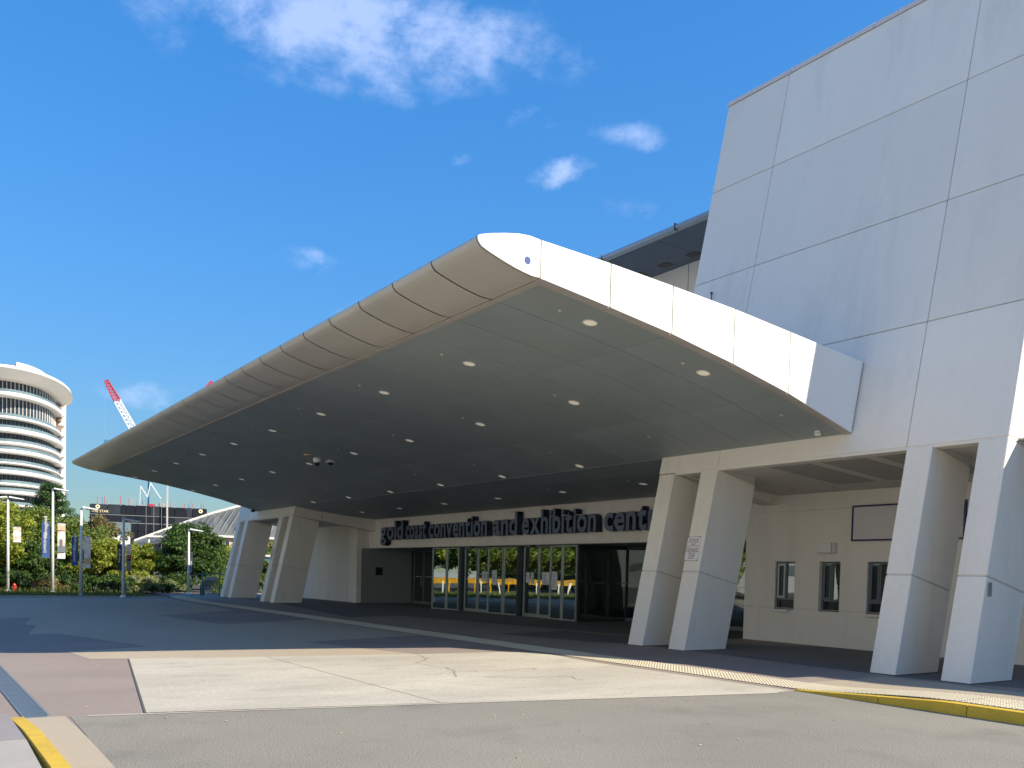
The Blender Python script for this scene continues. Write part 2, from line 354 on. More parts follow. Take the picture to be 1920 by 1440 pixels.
strip('joint_filler', [(-15.61, 3.15), (-9.82, 2.15)], .022, .0042, M['crack'], pav)
strip('joint_edge', [(-9.86, 1.6), (-9.74, 2.15), (-9.03, 5.54), (-7.98, 10.0)], .07, .0044, M['light'], pav)
# tactile tiles, two rows in the kerb line
tb = MB().add([(-.196, -.196, .004), (.196, -.196, .004), (.196, .196, .004), (-.196, .196, .004)], [(0, 1, 2, 3)])
for i in range(6):
    for j in range(6):
        x, y = -.1635+i*.0654, -.1635+j*.0654
        tb.add([(x-.024, y-.024, .0042), (x+.024, y-.024, .0042), (x+.024, y+.024, .0042), (x-.024, y+.024, .0042), (x-.013, y-.013, .011), (x+.013, y-.013, .011), (x+.013, y+.013, .011), (x-.013, y+.013, .011)], [(4, 5, 6, 7), (0, 1, 5, 4), (1, 2, 6, 5), (2, 3, 7, 6), (3, 0, 4, 7)])
tme = tb.mesh('tactile_tile', M['tactile'], recalc=False)
def ramp(x, y):      # the footway rises to the kerb top at the right
    t = min(1, max(0, (x+8.4)/2.6)); t = t*t*(3-2*t); k = 1-min(1, max(0, (y-11.7)/1.7)); return .13*t*k
k = 0
for i in range(114):
    for j in range(2):
        x = -1.6-.4*i; y = 10.83+.4*j + (0 if x > -40 else ((-40-x)*.10))
        o = link('tactile_tile', tme, pav, (x, y, ramp(x, y)+.003 if x > -8.8 else .0))
        if x > -8.8: o.rotation_euler.y = -math.atan((ramp(x+.2, y)-ramp(x-.2, y))/.4)
# raised footway
rw = MB(); nx, ny = 14, 8
xs = [-8.6+8.6*i/nx for i in range(nx+1)]; ys = [10.62+2.9*j/ny for j in range(ny+1)]
rw.add([(x, y, ramp(x, y)+.001) for x in xs for y in ys], [(i*(ny+1)+j, (i+1)*(ny+1)+j, (i+1)*(ny+1)+j+1, i*(ny+1)+j+1) for i in range(nx) for j in range(ny)])
struct(rw.build('footway', M['cream'], smooth=True))
def kerbrun(name, segs, yf, zt, width):
    k_ = struct(link(name, None))
    for a, b in segs:
        n = 6; mb = MB(); pts = [a+.006+(b-a-.012)*i/n for i in range(n+1)]
        for p, q in zip(pts, pts[1:]):
            mb.hexa([(p, yf(p), -.04), (q, yf(q), -.04), (q, yf(q)+width, -.04), (p, yf(p)+width, -.04), (p, yf(p)+.015, zt(p)), (q, yf(q)+.015, zt(q)), (q, yf(q)+width, zt(q)+.002), (p, yf(p)+width, zt(p)+.002)])
        mb.build('kerb_stone', M['yellow'], k_)
    return k_
kz = lambda x: .012+.125*min(1, max(0, (x+8.05)/2.2))
kerbrun('kerb', [(-8.05, -6.72), (-6.72, -5.55), (-5.55, -3.7), (-3.7, -1.8), (-1.8, .2), (.2, 2.2)], lambda x: 10.43-.02*max(0, x+8), kz, .16)
kerbrun('kerb', [(-9.95, -8.4), (-8.4, -6.6), (-6.6, -4.9)], lambda x: .905-.02*max(0, x+7.4)**2, lambda x: .02+.06*min(1, max(0, (x+9.95)/1.2)), .135)
strip('gutter', [(-9.95, 1.23), (-8.6, 1.23), (-7.3, 1.20), (-5, 1.08)], .35, .003, M['cream'], road)
sheet('path_slab', [(-9.95, .9), (-9.95, -.6), (-8.46, -.6), (-8.46, .9)], .062, M['lilac'], pav)
sheet('path_slab', [(-8.44, .9), (-8.44, -.6), (-5.2, -.6), (-5.2, .82)], .064, M['path'], pav)
# drain grate
dg_ = thing('drain_grate', 'long steel slotted drain grate sunk in the brown paving', 'drain')
mb = MB(); mb.box(-22, -10.02, 1.035, 1.06, -.03, .010).box(-22, -10.02, 1.255, 1.28, -.03, .010).box(-22, -10.0, 1.05, 1.27, -.035, -.001)
mb.build('frame', M['steel'], dg_)
mb = B(-22, -10.03, 0, .009, 0, .007); bme = mb.mesh('bar', M['frame'])
for i in range(8): link('bar', bme, dg_, (0, 1.071+i*.0235, .001))
bme = B(-.012, .012, 1.06, 1.255, 0, .006).mesh('cross_bar', M['steel'])
for i in range(24): link('cross_bar', bme, dg_, (-10.25-.5*i, 0, .0005))
sheet('garden_bed', [(-45.3, -6), (-45.3, 10.9), (-46.2, 11.7), (-54, 11.7), (-54, 24), (-140, 60), (-140, -60), (-45.3, -60)], -.02, M['soil']); struct(bpy.data.objects['garden_bed'])
kb = struct(link('kerb', None))
for i in range(12): B(-45.42, -45.28, -3+i*1.16, -3+i*1.16+1.14, -.05, .05).build('kerb_stone', M['path'], kb, bevel=.012)

# ================================================================ BUILDING
XM = -26.935
TL = math.tan(R(12.1)); Y0 = 13.8
hall = thing('convention_centre', 'white convention centre with leaning end walls and paired leaning columns', 'building', (0, 0, 0))
mir = lambda x: 2*XM-x
def lean(x, z, d): return (x, Y0+z*TL+d, z)
def leanbox(mb, x0, x1, z0, z1, d0, d1, perp=False):
    """slab in the leaning plane; perp: the end cuts run square to the leaning face"""
    e = (d1-d0)*math.sin(R(12.1))*math.cos(R(12.1)) if perp else 0
    za0, za1 = z0, z1; zb0, zb1 = (z0-e if z0 > 0 else z0), z1-e
    return mb.hexa([lean(x0, za0, d0), lean(x1, za0, d0), lean(x1, zb0, d1), lean(x0, zb0, d1), lean(x0, za1, d0), lean(x1, za1, d0), lean(x1, zb1, d1), lean(x0, zb1, d1)])
DEP = 1.3
cols = [(-7.82, -7.34), (-9.09, -8.61), (-13.97, -13.49), (-15.27, -14.79)]
cols += [(mir(b), mir(a)) for a, b in cols]
for a, b in cols:
    c = leanbox(MB(), a+.02, b-.02, 0, 3.93, .02, DEP-.02).build('column', M['wallcore'], hall)
    B(a-.012, b+.012, Y0-.014, Y0+DEP+.012, .0, .012).build('base_sealant', M['crack'], c)
    leanbox(MB(), a, b, 0, 1.69, 0, DEP, True).build('column_segment', M['column'], c, bevel=.012)
    leanbox(MB(), a, b, 1.712, 3.935, 0, DEP, True).build('column_segment', M['column'], c, bevel=.012)
rows = [3.95, 6.23, 8.48, 10.77, 12.95]
for sgn in (0, 1):
    f = mir if sgn else (lambda x: x)
    def rng(a, b): return (a, b) if not sgn else (mir(b), mir(a))
    a, b = rng(-15.19, -7.44)
    rows = [3.95, 6.23, 8.48, 10.77, 12.95] if not sgn else [3.95, 4.85]
    core = MB(); zt = rows[-1]-.02
    core.hexa([(a, Y0+3.96*TL+.09, 3.96), (b, Y0+3.96*TL+.09, 3.96), (b, 21, 3.96), (a, 21, 3.96), (a, Y0+zt*TL+.09, zt), (b, Y0+zt*TL+.09, zt), (b, 21, zt), (a, 21, zt)])
    core.build('wall_core', M['wallcore'], hall)
    for x0, x1 in ((-15.29, -13.5), (-13.5, -9.1), (-9.1, -7.34)):
        for z0, z1 in zip(rows, rows[1:]):
            p, q = rng(x0, x1)
            leanbox(MB(), p+.006*(x0 > -15), q-.006*(x1 < -8), z0+.006, z1-.006, 0, .1).build('wall_panel', M['wall'], hall, bevel=.008)
    for z0, z1 in zip(rows, rows[1:]):          # panels of the end face
        for d0, d1 in ((.106, .47), (.482, 2.6), (2.612, None)):
            p, q = rng(-7.44, -7.34)
            ya0, ya1 = Y0+z0*TL+d0, Y0+z1*TL+d0
            yb0, yb1 = (21, 21) if d1 is None else (Y0+z0*TL+d1, Y0+z1*TL+d1)
            MB().hexa([(p, ya0, z0+.006), (q, ya0, z0+.006), (q, yb0, z0+.006), (p, yb0, z0+.006), (p, ya1, z1-.006), (q, ya1, z1-.006), (q, yb1, z1-.006), (p, yb1, z1-.006)]).build('wall_panel', M['wall'], hall, bevel=.008)
            p, q = rng(-15.29, -15.19)
            MB().hexa([(p, ya0, z0+.006), (q, ya0, z0+.006), (q, yb0, z0+.006), (p, yb0, z0+.006), (p, ya1, z1-.006), (q, ya1, z1-.006), (q, yb1, z1-.006), (p, yb1, z1-.006)]).build('wall_panel', M['wall'], hall, bevel=.008)
    for x0, x1 in ((-15.33, -13.45), (-13.44, -11.4), (-11.39, -9.3), (-9.29, -7.30)):
        p, q = rng(x0, x1)
        zr = rows[-1]
        MB().hexa([(p, Y0+zr*TL-.03, zr+.005), (q, Y0+zr*TL-.03, zr+.005), (q, 21.05, zr+.005), (p, 21.05, zr+.005), (p, Y0+(zr+.1)*TL-.03, zr+.11), (q, Y0+(zr+.1)*TL-.03, zr+.11), (q, 21.05, zr+.11), (p, 21.05, zr+.11)]).build('coping', M['board'], hall, bevel=.006)
    # underside of the bay: edge beam soffit, lining with grilles and lamps
    p, q = rng(-14.78, -7.35)
    MB().hexa([(p, 14.66, 3.90), (q, 14.66, 3.90), (q, 14.98, 3.90), (p, 14.98, 3.90), (p, 14.66, 3.955), (q, 14.66, 3.955), (q, 14.98, 3.955), (p, 14.98, 3.955)]).build('beam_lining', M['wall'], hall)
    p, q = rng(-15.2, -4.5) if not sgn else rng(-15.2, -7.35)
    MB().hexa([(p, 14.98, 3.93), (q, 14.98, 3.93), (q, 18.6, 3.66), (p, 18.6, 3.66), (p, 14.98, 3.955), (q, 14.98, 3.955), (q, 18.6, 3.955), (p, 18.6, 3.955)]).build('ceiling', M['ceiling'], hall)
    cz = lambda y: 3.93-(y-14.98)*.0746
    for gx in (-12.4, -11.16, -9.92):
        p, q = rng(gx, gx+.9)
        MB().hexa([(p, 15.1, cz(15.1)-.014), (q, 15.1, cz(15.1)-.014), (q, 17.4, cz(17.4)-.014), (p, 17.4, cz(17.4)-.014), (p, 15.1, cz(15.1)+.01), (q, 15.1, cz(15.1)+.01), (q, 17.4, cz(17.4)+.01), (p, 17.4, cz(17.4)+.01)]).build('ceiling_grille', M['grille'], hall)
        p, q = rng(gx-.02, gx-.006)
        MB().hexa([(p, 15.1, cz(15.1)-.012), (q, 15.1, cz(15.1)-.012), (q, 17.4, cz(17.4)-.012), (p, 17.4, cz(17.4)-.012), (p, 15.1, cz(15.1)+.01), (q, 15.1, cz(15.1)+.01), (q, 17.4, cz(17.4)+.01), (p, 17.4, cz(17.4)+.01)]).build('ceiling_joint', M['crack'], hall)
    for lx in (-15.0, -13.86, -12.72, -11.2, -10.0):
        lm = MB().lathe([(.085, 0), (.115, -.012), (.115, .0), (.08, .012)], (f(lx), 17.66, cz(17.66)-.004), 18).build('ceiling_lamp', M['lampring'], hall, smooth=True)
        MB().lathe([(0, -.004), (.05, -.006), (.085, -.001)], (f(lx), 17.66, cz(17.66)-.004), 14).build('reflector', M['steel'], lm)
# ticket office wall with three windows
def wall_with_openings(name, x0, x1, y, z0, z1, th, ops, mt, parent):
    xs = sorted({x0, x1, *[o[0] for o in ops], *[o[1] for o in ops]}); mb = MB()
    for a, b in zip(xs, xs[1:]):
        o = [q for q in ops if q[0] <= a+1e-6 and q[1] >= b-1e-6]
        if not o: mb.box(a, b, y, y+th, z0, z1)
        else:
            mb.box(a, b, y, y+th, z0, o[0][2]); mb.box(a, b, y, y+th, o[0][3], z1)
    return mb.build(name, mt, parent)
wins = [(-14.81, -14.21, .835, 2.03), (-13.5, -12.92, .835, 2.03), (-12.21, -11.61, .835, 2.03)]
wall_with_openings('ticket_wall', -15.78, -4.4, 18.3, .872, 3.28, .25, [(a, b, .872, d) for a, b, c, d in wins], M['wall'], hall)
wall_with_openings('ticket_wall', -15.78, -4.4, 18.3, 0, .860, .25, [(a, b, c, .86) for a, b, c, d in wins], M['wall'], hall)
B(-15.76, -4.4, 18.32, 18.5, .855, .876).build('wall_joint', M['wallcore'], hall)
B(-15.78, -4.4, 18.27, 18.5, 3.283, 3.30).build('wall_trim', M['wall'], hall)
B(-15.78, -4.4, 18.3, 18.5, 3.302, 3.7).build('bulkhead', M['wall'], hall)
B(-15.78, -15.55, 18.552, 21, 0, 3.7).build('return_wall', M['wall'], hall)
for i, (a, b, c, d) in enumerate(wins):
    w = MB(); yy = 18.36+.05*(i == 1)+.0
    for q in ((a+.002, a+.045, c+.002, d-.002), (b-.045, b-.002, c+.002, d-.002), (a+.045, b-.045, d-.05, d-.002), (a+.045, b-.045, c+.30-.06, c+.30-.02), (a+.045, b-.045, c+.002, c+.03), ((a+b)/2-.02, (a+b)/2+.02, c+.28, d-.05)):
        w.box(q[0], q[1], yy, yy+.06, q[2], q[3])
    wo = w.build('window', M['winframe'], hall)
    w = MB(); x0, x1, z0, z1 = a+.05, (a+b)/2-.022, c+.285, d-.055
    w.box(x0, x0+.045, yy-.015, yy+.03, z0, z1).box(x1-.045, x1, yy-.015, yy+.03, z0, z1).box(x0+.045, x1-.045, yy-.015, yy+.03, z0, z0+.05).box(x0+.045, x1-.045, yy-.015, yy+.03, z1-.05, z1)
    w.build('sash', M['frame'] if i == 0 else M['winframe'], wo)
    B(x0+.045, x1-.045, yy+.015, yy+.03, z0+.05, z1-.05).build('pane', M['black'], wo)
    B((a+b)/2+.02, b-.045, yy+.03, yy+.04, c+.28, d-.05).build('pane', M['glasswin'], wo)
    B(a+.045, b-.045, yy+.08, yy+.10, c, c+.29).build('speech_tray', M['black'], wo)
    if i != 1: B(a+.03, b-.10, 18.19, 18.36, c-.06, c-.003).build('counter_tray', M['white'] if i == 0 else M['wall'], wo, bevel=.006)
# matching wall of the far bay
B(-46.6, -39.2, 18.05, 18.3, 0, .86).build('bay_wall', M['wall'], hall); B(-46.6, -39.2, 18.05, 18.3, .872, 3.9).build('bay_wall', M['wall'], hall)
B(-46.58, -39.22, 18.07, 18.3, .855, .876).build('wall_joint', M['wallcore'], hall)
B(-39.42, -39.2, 18.302, 21.2, 0, 2.6).build('return_wall', M['greywall'], hall)
B(-39.42, -39.2, 18.302, 21.2, 2.603, 4.4).build('return_wall', M['wall'], hall)
tag(B(-39.2, -39.185, 19.05, 19.42, 1.34, 1.71).build('wall_plaque', M['black'], bevel=.004), 'small black square plaque on the dark grey return wall', 'plaque')
# sign band over the doors
x = -39.2; i = 0
B(-39.19, -15.6, 18.76, 19.1, 2.63, 3.98).build('band_core', M['wallcore'], hall)
NB = 19; wdt = (39.2-15.3)/NB
for i in range(NB):
    a = -39.2+wdt*i; B(a+.004, a+wdt-.004, 18.7, 18.77, 2.615, 4.0).build('band_panel', M['wall'], hall)
B(-39.18, -15.6, 18.78, 21.2, 2.60, 2.66).build('ceiling', M['greywall'], hall)
for xx in (-36, -33.5, -21.5, -19, -16.6): MB().lathe([(0, 0), (.06, 0), (.07, -.01), (.07, .01)], (xx, 19.2, 2.594), 12).build('ceiling_lamp', M['lampring'], hall)
# side beams of the recess
for sgn in (0, 1):
    a, b = (-15.298, -14.8) if not sgn else (-39.07, -38.572)
    MB().hexa([(a, 14.66, 3.95), (b, 14.66, 3.95), (b, 18.69, 3.40), (a, 18.69, 3.40), (a, 14.78, 4.40), (b, 14.78, 4.40), (b, 18.69, 4.40), (a, 18.69, 4.40)]).build('side_beam', M['wall'], hall)
    if sgn: B(b, b+.008, 16.0, 16.014, 3.8, 4.2).build('beam_joint', M['crack'], hall)
# hall behind, with its eave
B(-33.0, -14.0, 18.72, 50, 4.02, 10.56).build('hall_wall', M['wall'], hall)
for xx in (-18.6, -22.2, -25.8, -29.4): B(xx, xx+.012, 18.712, 18.73, 6, 10.55).build('wall_joint', M['crack'], hall)
ep = [(18.72, 10.585), (16.80, 10.585), (16.80, 10.575), (16.70, 10.565), (16.62, 10.585), (16.585, 10.63), (16.60, 10.68), (16.68, 10.715), (16.9, 10.73), (40, 13.5), (40, 12.9), (18.72, 10.8)]
ro = MB().prism(ep, lambda p, q, t: (t, p, q), -34, -13.2).build('roof', M['eave'], hall)
B(-34, -13.2, 16.82, 18.71, 10.570, 10.582).build('eave_lining', M['eavesoffit'], ro)
for k_ in range(9): B(-33.65+k_*2.25, -33.638+k_*2.25, 16.84, 18.7, 10.566, 10.572).build('lining_joint', M['crack'], ro)
for k_ in range(6): B(-17.04-k_*2.9, -17.02-k_*2.9, 16.575, 16.72, 10.55, 10.72).build('gutter_joint', M['crack'], ro)
for k_ in range(8): B(-18.2-1.1*k_, -17.8-1.1*k_, 18.15, 18.45, 10.558, 10.571).build('eave_vent', M['black'], ro)
for xx, l in ((-16.9, .3), (-17.5, .12), (-18.6, .18), (-16.2, .15)): MB().tube((xx, 16.75, 10.735), (xx+l, 16.75, 10.74), .016, n=6).build('roof_fixing', M['steel'], ro)
# hall wing to the right, beyond the frame
B(-6.9, 34, 21.1, 50, 0, 10.6).build('hall_wing', M['wall'], hall)
B(-45.5, -39.0, 21.02, 40, 0, 4.5).build('hall_wing', M['wall'], hall)
B(-14.9, -7.4, 21.02, 40, 3, 12.9).build('hall_wing', M['wall'], hall)
tag(MB().tube((-14.6, 15.46, 7.6), (-14.6, 15.46, 8.1), .012, n=6).tube((-14.6, 15.46, 8.1), (-14.6, 15.46, 8.14), .03, n=6).build('antenna', M['black']), 'short thin black antenna standing against the big leaning wall', 'antenna')
tag(B(-7.338, -7.325, 14.2, 14.31, 1.38, 1.6).build('access_plate', M['steel'], bevel=.003), 'small grey metal plate on the nearest leaning column', 'plate')

# ---------------------------------------------------------------- canopy
XA, XB = -43.60, -10.27
can = thing('entrance_canopy', 'broad white canopy with rounded nose over the entrance drive', 'canopy')
PR = [(7.52, 5.690), (8.72, 5.543), (10.03, 5.366), (11.42, 5.123), (12.88, 4.822), (14.74, 4.337)]
PI = [(14.76, 4.330), (15.73, 4.20), (17.2, 4.06), (18.69, 3.955)]
TOP = [(7.43, 6.223), (8.725, 6.176), (10.0, 6.104), (11.42, 6.014), (12.857, 5.884), (15.0, 5.69)]
NOSE = [(7.43, 5.700), (7.294, 5.698), (7.14, 5.722), (6.987, 5.754), (6.83, 5.795), (6.695, 5.835), (6.55, 5.882), (6.45, 5.922), (6.401, 5.972), (6.382, 6.024), (6.39, 6.05), (6.432, 6.072), (6.52, 6.10), (6.615, 6.128), (6.831, 6.181), (7.051, 6.223), (7.231, 6.238), (7.43, 6.223)]
NBAY = 27; BW = (XB-XA)/NBAY
def interp(P, y):
    for (a, za), (b, zb) in zip(P, P[1:]):
        if a <= y <= b: return za+(zb-za)*(y-a)/(b-a)
    return P[-1][1] if y > P[-1][0] else P[0][1]
def between(P, a, b):
    return [(a, interp(P, a))]+[p for p in P if a+1e-4 < p[0] < b-1e-4]+[(b, interp(P, b))]
def slab(P, wd, th=.025):     # panel following profile P, width wd along x
    mb = MB(); n = len(P); vs = []
    for y, z in P: vs += [(0, y, z), (wd, y, z), (wd, y, z+th), (0, y, z+th)]
    fs = [(0, 1, 2, 3), (4*n-1, 4*n-2, 4*n-3, 4*n-4)]
    for i in range(n-1):
        a = 4*i; fs += [(a, a+4, a+5, a+1), (a+1, a+5, a+6, a+2), (a+2, a+6, a+7, a+3), (a+3, a+7, a+4, a)]
    return mb.add(vs, fs)
G_ = .006
for y0, y1 in ((7.56, 10.03), (10.03, 12.88), (12.88, 14.74)):
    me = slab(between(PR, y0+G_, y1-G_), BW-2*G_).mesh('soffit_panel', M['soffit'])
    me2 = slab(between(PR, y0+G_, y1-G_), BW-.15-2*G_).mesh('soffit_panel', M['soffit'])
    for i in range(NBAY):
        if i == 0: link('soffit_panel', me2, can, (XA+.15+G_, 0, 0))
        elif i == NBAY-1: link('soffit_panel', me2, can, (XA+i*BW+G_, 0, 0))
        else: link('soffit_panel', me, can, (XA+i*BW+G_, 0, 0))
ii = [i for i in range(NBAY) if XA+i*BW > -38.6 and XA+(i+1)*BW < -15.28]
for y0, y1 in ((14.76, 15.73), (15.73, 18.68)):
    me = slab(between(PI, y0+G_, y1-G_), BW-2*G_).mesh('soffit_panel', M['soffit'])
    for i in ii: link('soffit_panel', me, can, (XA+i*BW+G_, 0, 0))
    xl, xr = XA+ii[0]*BW, XA+(ii[-1]+1)*BW
    for a, b in ((-38.57, xl), (xr, -15.30)):
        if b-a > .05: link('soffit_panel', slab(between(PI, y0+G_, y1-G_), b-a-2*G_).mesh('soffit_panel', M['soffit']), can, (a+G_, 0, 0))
slab([(y, z+.024) for y, z in PR], XB-XA-.06, .01).build('soffit_backing', M['soffback'], can).location = (XA+.03, 0, 0)
slab([(y, z+.024) for y, z in PI], 23.2, .01).build('soffit_backing', M['soffback'], can).location = (-38.56, 0, 0)
npf = [(p[0], p[1]) for p in NOSE]
inner = [(y+(.02 if y < 7 else 0), z+(.02 if z < 6.03 else -.02)) for y, z in NOSE]
mb = MB(); n = len(NOSE)
for t in (0, BW-.034):
    mb.v += [(t, y, z) for y, z in npf]+[(t, y, z) for y, z in inner]
mb.f += [(i, i+1, 2*n+i+1, 2*n+i) for i in range(n-1)] + [(n+i, 3*n+i, 3*n+i+1, n+i+1) for i in range(n-1)]
mb.mi = [0]*len(mb.f)
nme = mb.mesh('nose_panel', M['nose'], smooth=False, recalc=False); nme.polygons.foreach_set('use_smooth', [i < n-1 for i in range(len(nme.polygons))])
for i in range(NBAY): link('nose_panel', nme, can, (XA+i*BW+.017, 0, 0))
MB().prism([(y+.03, z+(.02 if z < 6.03 else -.02)) for y, z in inner], lambda p, q, t: (t, p, q), XA+.03, XB-.03).build('nose_core', M['black'], can)
for i in range(NBAY):      # seam trim behind the nose
    B(XA+i*BW+.008, XA+(i+1)*BW-.008, 7.44, 7.545, 5.668, 5.70).build('edge_trim', M['trim'], can)
yj = [None, 7.43, 8.72, 10.0, 11.42, 12.85, None]
def lowz(y): return interp([(7.43, 5.70)]+PR, y) if y <= 14.74 else 4.337
for X, s in ((XB, 1), (XA, -1)):
    polys = [[p for p in NOSE[:-1]]+[(7.424, 6.223)]]
    polys[0][0] = (7.424, 5.70)
    for a, b in ((7.43, 8.72), (8.72, 10.0), (10.0, 11.42), (11.42, 12.85), (12.85, 14.70)):
        a_, b_ = a+.011, b-.011
        lo = between([(7.43, 5.70)]+PR, a_, b_); hi = between(TOP, a_, min(15.0, b_+(.28 if b > 14 else 0)))
        polys.append([(y, z-.005) for y, z in lo]+hi[::-1])
    for pl in polys:
        MB().prism(pl, lambda p, q, t: (t, p, q), X-.002*s, X+.022*s).build('fascia_panel', M['fascia'], can, bevel=.003)
    MB().prism(between([(7.43, 5.70)]+PR, 7.46, 14.68)+between(TOP, 7.46, 14.9)[::-1], lambda p, q, t: (t, p, q), X-.03*s, X-.004*s).build('fascia_core', M['crack'], can)
    for a, b in ((7.43, 8.72), (8.72, 10.0), (10.0, 11.42), (11.42, 12.85), (12.85, 14.72)):
        pl = between([(7.43, 5.70)]+PR, a+.008, b-.008)
        o = slab([(y, z-.022) for y, z in pl], .135, .03).build('edge_trim', M['trim'], can); o.location = (X-.14 if s > 0 else X+.005, 0, 0)
top = MB()
vs_ = []
for y, z in TOP+[(18.7, 5.5)]: vs_ += [(XA, y, z), (XB, y, z)]
top.add(vs_, [(2*i, 2*i+1, 2*i+3, 2*i+2) for i in range(len(TOP))]).build('roof_sheet', M['roofmetal'], can, recalc=False)
disc = MB().lathe([(.055, 0), (.055, .012), (0, .012)], (0, 0, 0), 16).mesh('end_badge', M['bannerblue']); o = link('end_badge', disc, can, (XB+.012, 7.203, 5.893)); o.rotation_euler = (0, R(90), 0)
# downlights and sprinklers in the lining
dring = MB().lathe([(.108, .01), (.108, -.008), (.126, -.011), (.130, .0), (.130, .012)], n=24).mesh('downlight', M['lampring'], smooth=True)
dlens = MB().lathe([(0, -.004), (.09, -.005), (.107, -.003)], n=24).mesh('lens', M['lamplens'], recalc=False)
spr = MB().lathe([(.038, .01), (.038, -.003), (.014, -.008), (.010, -.02), (.02, -.024), (0, -.026)], n=10).mesh('sprinkler', M['lampring'])
for P, yr, ys_ in ((PR, 8.95, 8.35), (PR, 11.5, 11.0), (PR, 14.56, 13.6), (PI, 16.8, 16.27)):
    tilt = math.atan2(interp(P, yr+.1)-interp(P, yr-.1), .2)
    for i in range(10):
        xx = -10.99-3.58*i
        if xx < XA+.2: continue
        if P is PI and not -38.4 < xx < -15.5: continue
        if yr == 14.56 and not -38.4 < xx < -15.5: pass
        if not (yr == 14.56 and not -38.4 < xx < -15.5):
            o = link('downlight', dring, can, (xx, yr, interp(P, yr))); o.rotation_euler.x = tilt
            q = link('lens', dlens, o)
        o = link('sprinkler', spr, can, (xx, ys_, interp(P, ys_))); o.rotation_euler.x = tilt
# cameras and speaker under the lining
def dome(label, x, y, k=1.0):
    z = interp(PR, y); t = thing('security_camera', label, 'camera', (x, y, z))
    MB().lathe([(.0, .02), (.13*k, .02), (.13*k, -.11), (.10*k, -.13), (0, -.13)], n=20).build('housing', M['white'], t, smooth=False)
    MB().lathe([(.095*k, -.13), (.085*k, -.19), (.05*k, -.225), (0, -.235)], n=20).build('dome', M['black'], t, smooth=True)
dome('white dome security camera with tall housing under the canopy soffit', -27.70, 11.30, 1.0)
t = thing('security_camera', 'white saucer shaped dome camera beside the taller one under canopy', 'camera', (-27.35, 11.62, interp(PR, 11.62)))
MB().lathe([(0, .02), (.08, .02), (.19, -.05), (.17, -.07), (0, -.07)], n=20).build('housing', M['white'], t); MB().lathe([(.10, -.07), (.08, -.13), (0, -.16)], n=16).build('dome', M['black'], t, smooth=True)
t = thing('ceiling_speaker', 'shallow round brownish ceiling speaker left of the dome cameras', 'speaker', (-27.5, 10.92, interp(PR, 10.92)))
MB().lathe([(.0, .01), (.16, .01), (.16, -.02), (.13, -.035), (0, -.035)], n=20).build('rim', M['peach'], t); MB().lathe([(0, -.04), (.12, -.036)], n=20).build('grille', M['grille'], t)
t = thing('smoke_detector', 'small white round detector under the canopy corner at the wall', 'detector', (-10.83, 14.48, interp(PR, 14.48)))
MB().lathe([(0, .02), (.06, .02), (.065, -.05), (.05, -.075), (0, -.08)], n=18).build('body', M['white'], t); MB().lathe([(.066, -.02), (.07, -.03), (.066, -.04)], n=18).build('band', M['lampring'], t)
t = thing('floodlight', 'small dark bracket lamp at the far soffit corner above columns', 'lamp', (-43.2, 14.35, 4.42))
B(-.1, .1, -.08, .08, -.16, -.04).build('head', M['black'], t); B(-.02, .02, -.02, .02, -.05, .05).build('bracket', M['steel'], t)

# ---------------------------------------------------------------- sign letters
sgn_ = thing('entrance_sign', 'raised navy letters reading gold coast convention and exhibition centre', 'sign', (-37.45, 18.7, 3.0))
words = [('gold', -37.45, -35.22), ('coast', -34.95, -33.15), ('convention', -32.90, -28.42), ('and', -28.02, -26.42), ('exhibition', -26.12, -22.02), ('centre', -21.62, -18.7)]
mats2 = [M['letterface'], M['letterside']]
cache = {}
for w, xa, xb in words:
    ws = []
    for ch in w:
        if ch not in cache:
            me = text_mesh(ch, 1.0, .13, 'LEFT', .026, 0)
            xs = [v.co.x for v in me.vertices]; x0, x1 = min(xs), max(xs)
            me.transform(Matrix.Translation((-x0, 0, 0)))
            me.transform(Matrix.Rotation(R(90), 4, 'X'))
            for mm in mats2: me.materials.append(mm)
            me.update()
            for p in me.polygons: p.material_index = 0 if abs(p.normal.y) > .7 else 1
            cache[ch] = (me, x1-x0)
        ws.append(cache[ch][1])
    gap = .06; tw = sum(ws)+gap*(len(w)-1); sx = (xb-xa)/tw; cx = xa
    for ch, ww in zip(w, ws):
        o = link('letter', cache[ch][0], sgn_, (cx+37.45, -.17, 0)); o.scale = (sx, 1, 1.14); cx += (ww+gap)*sx
        
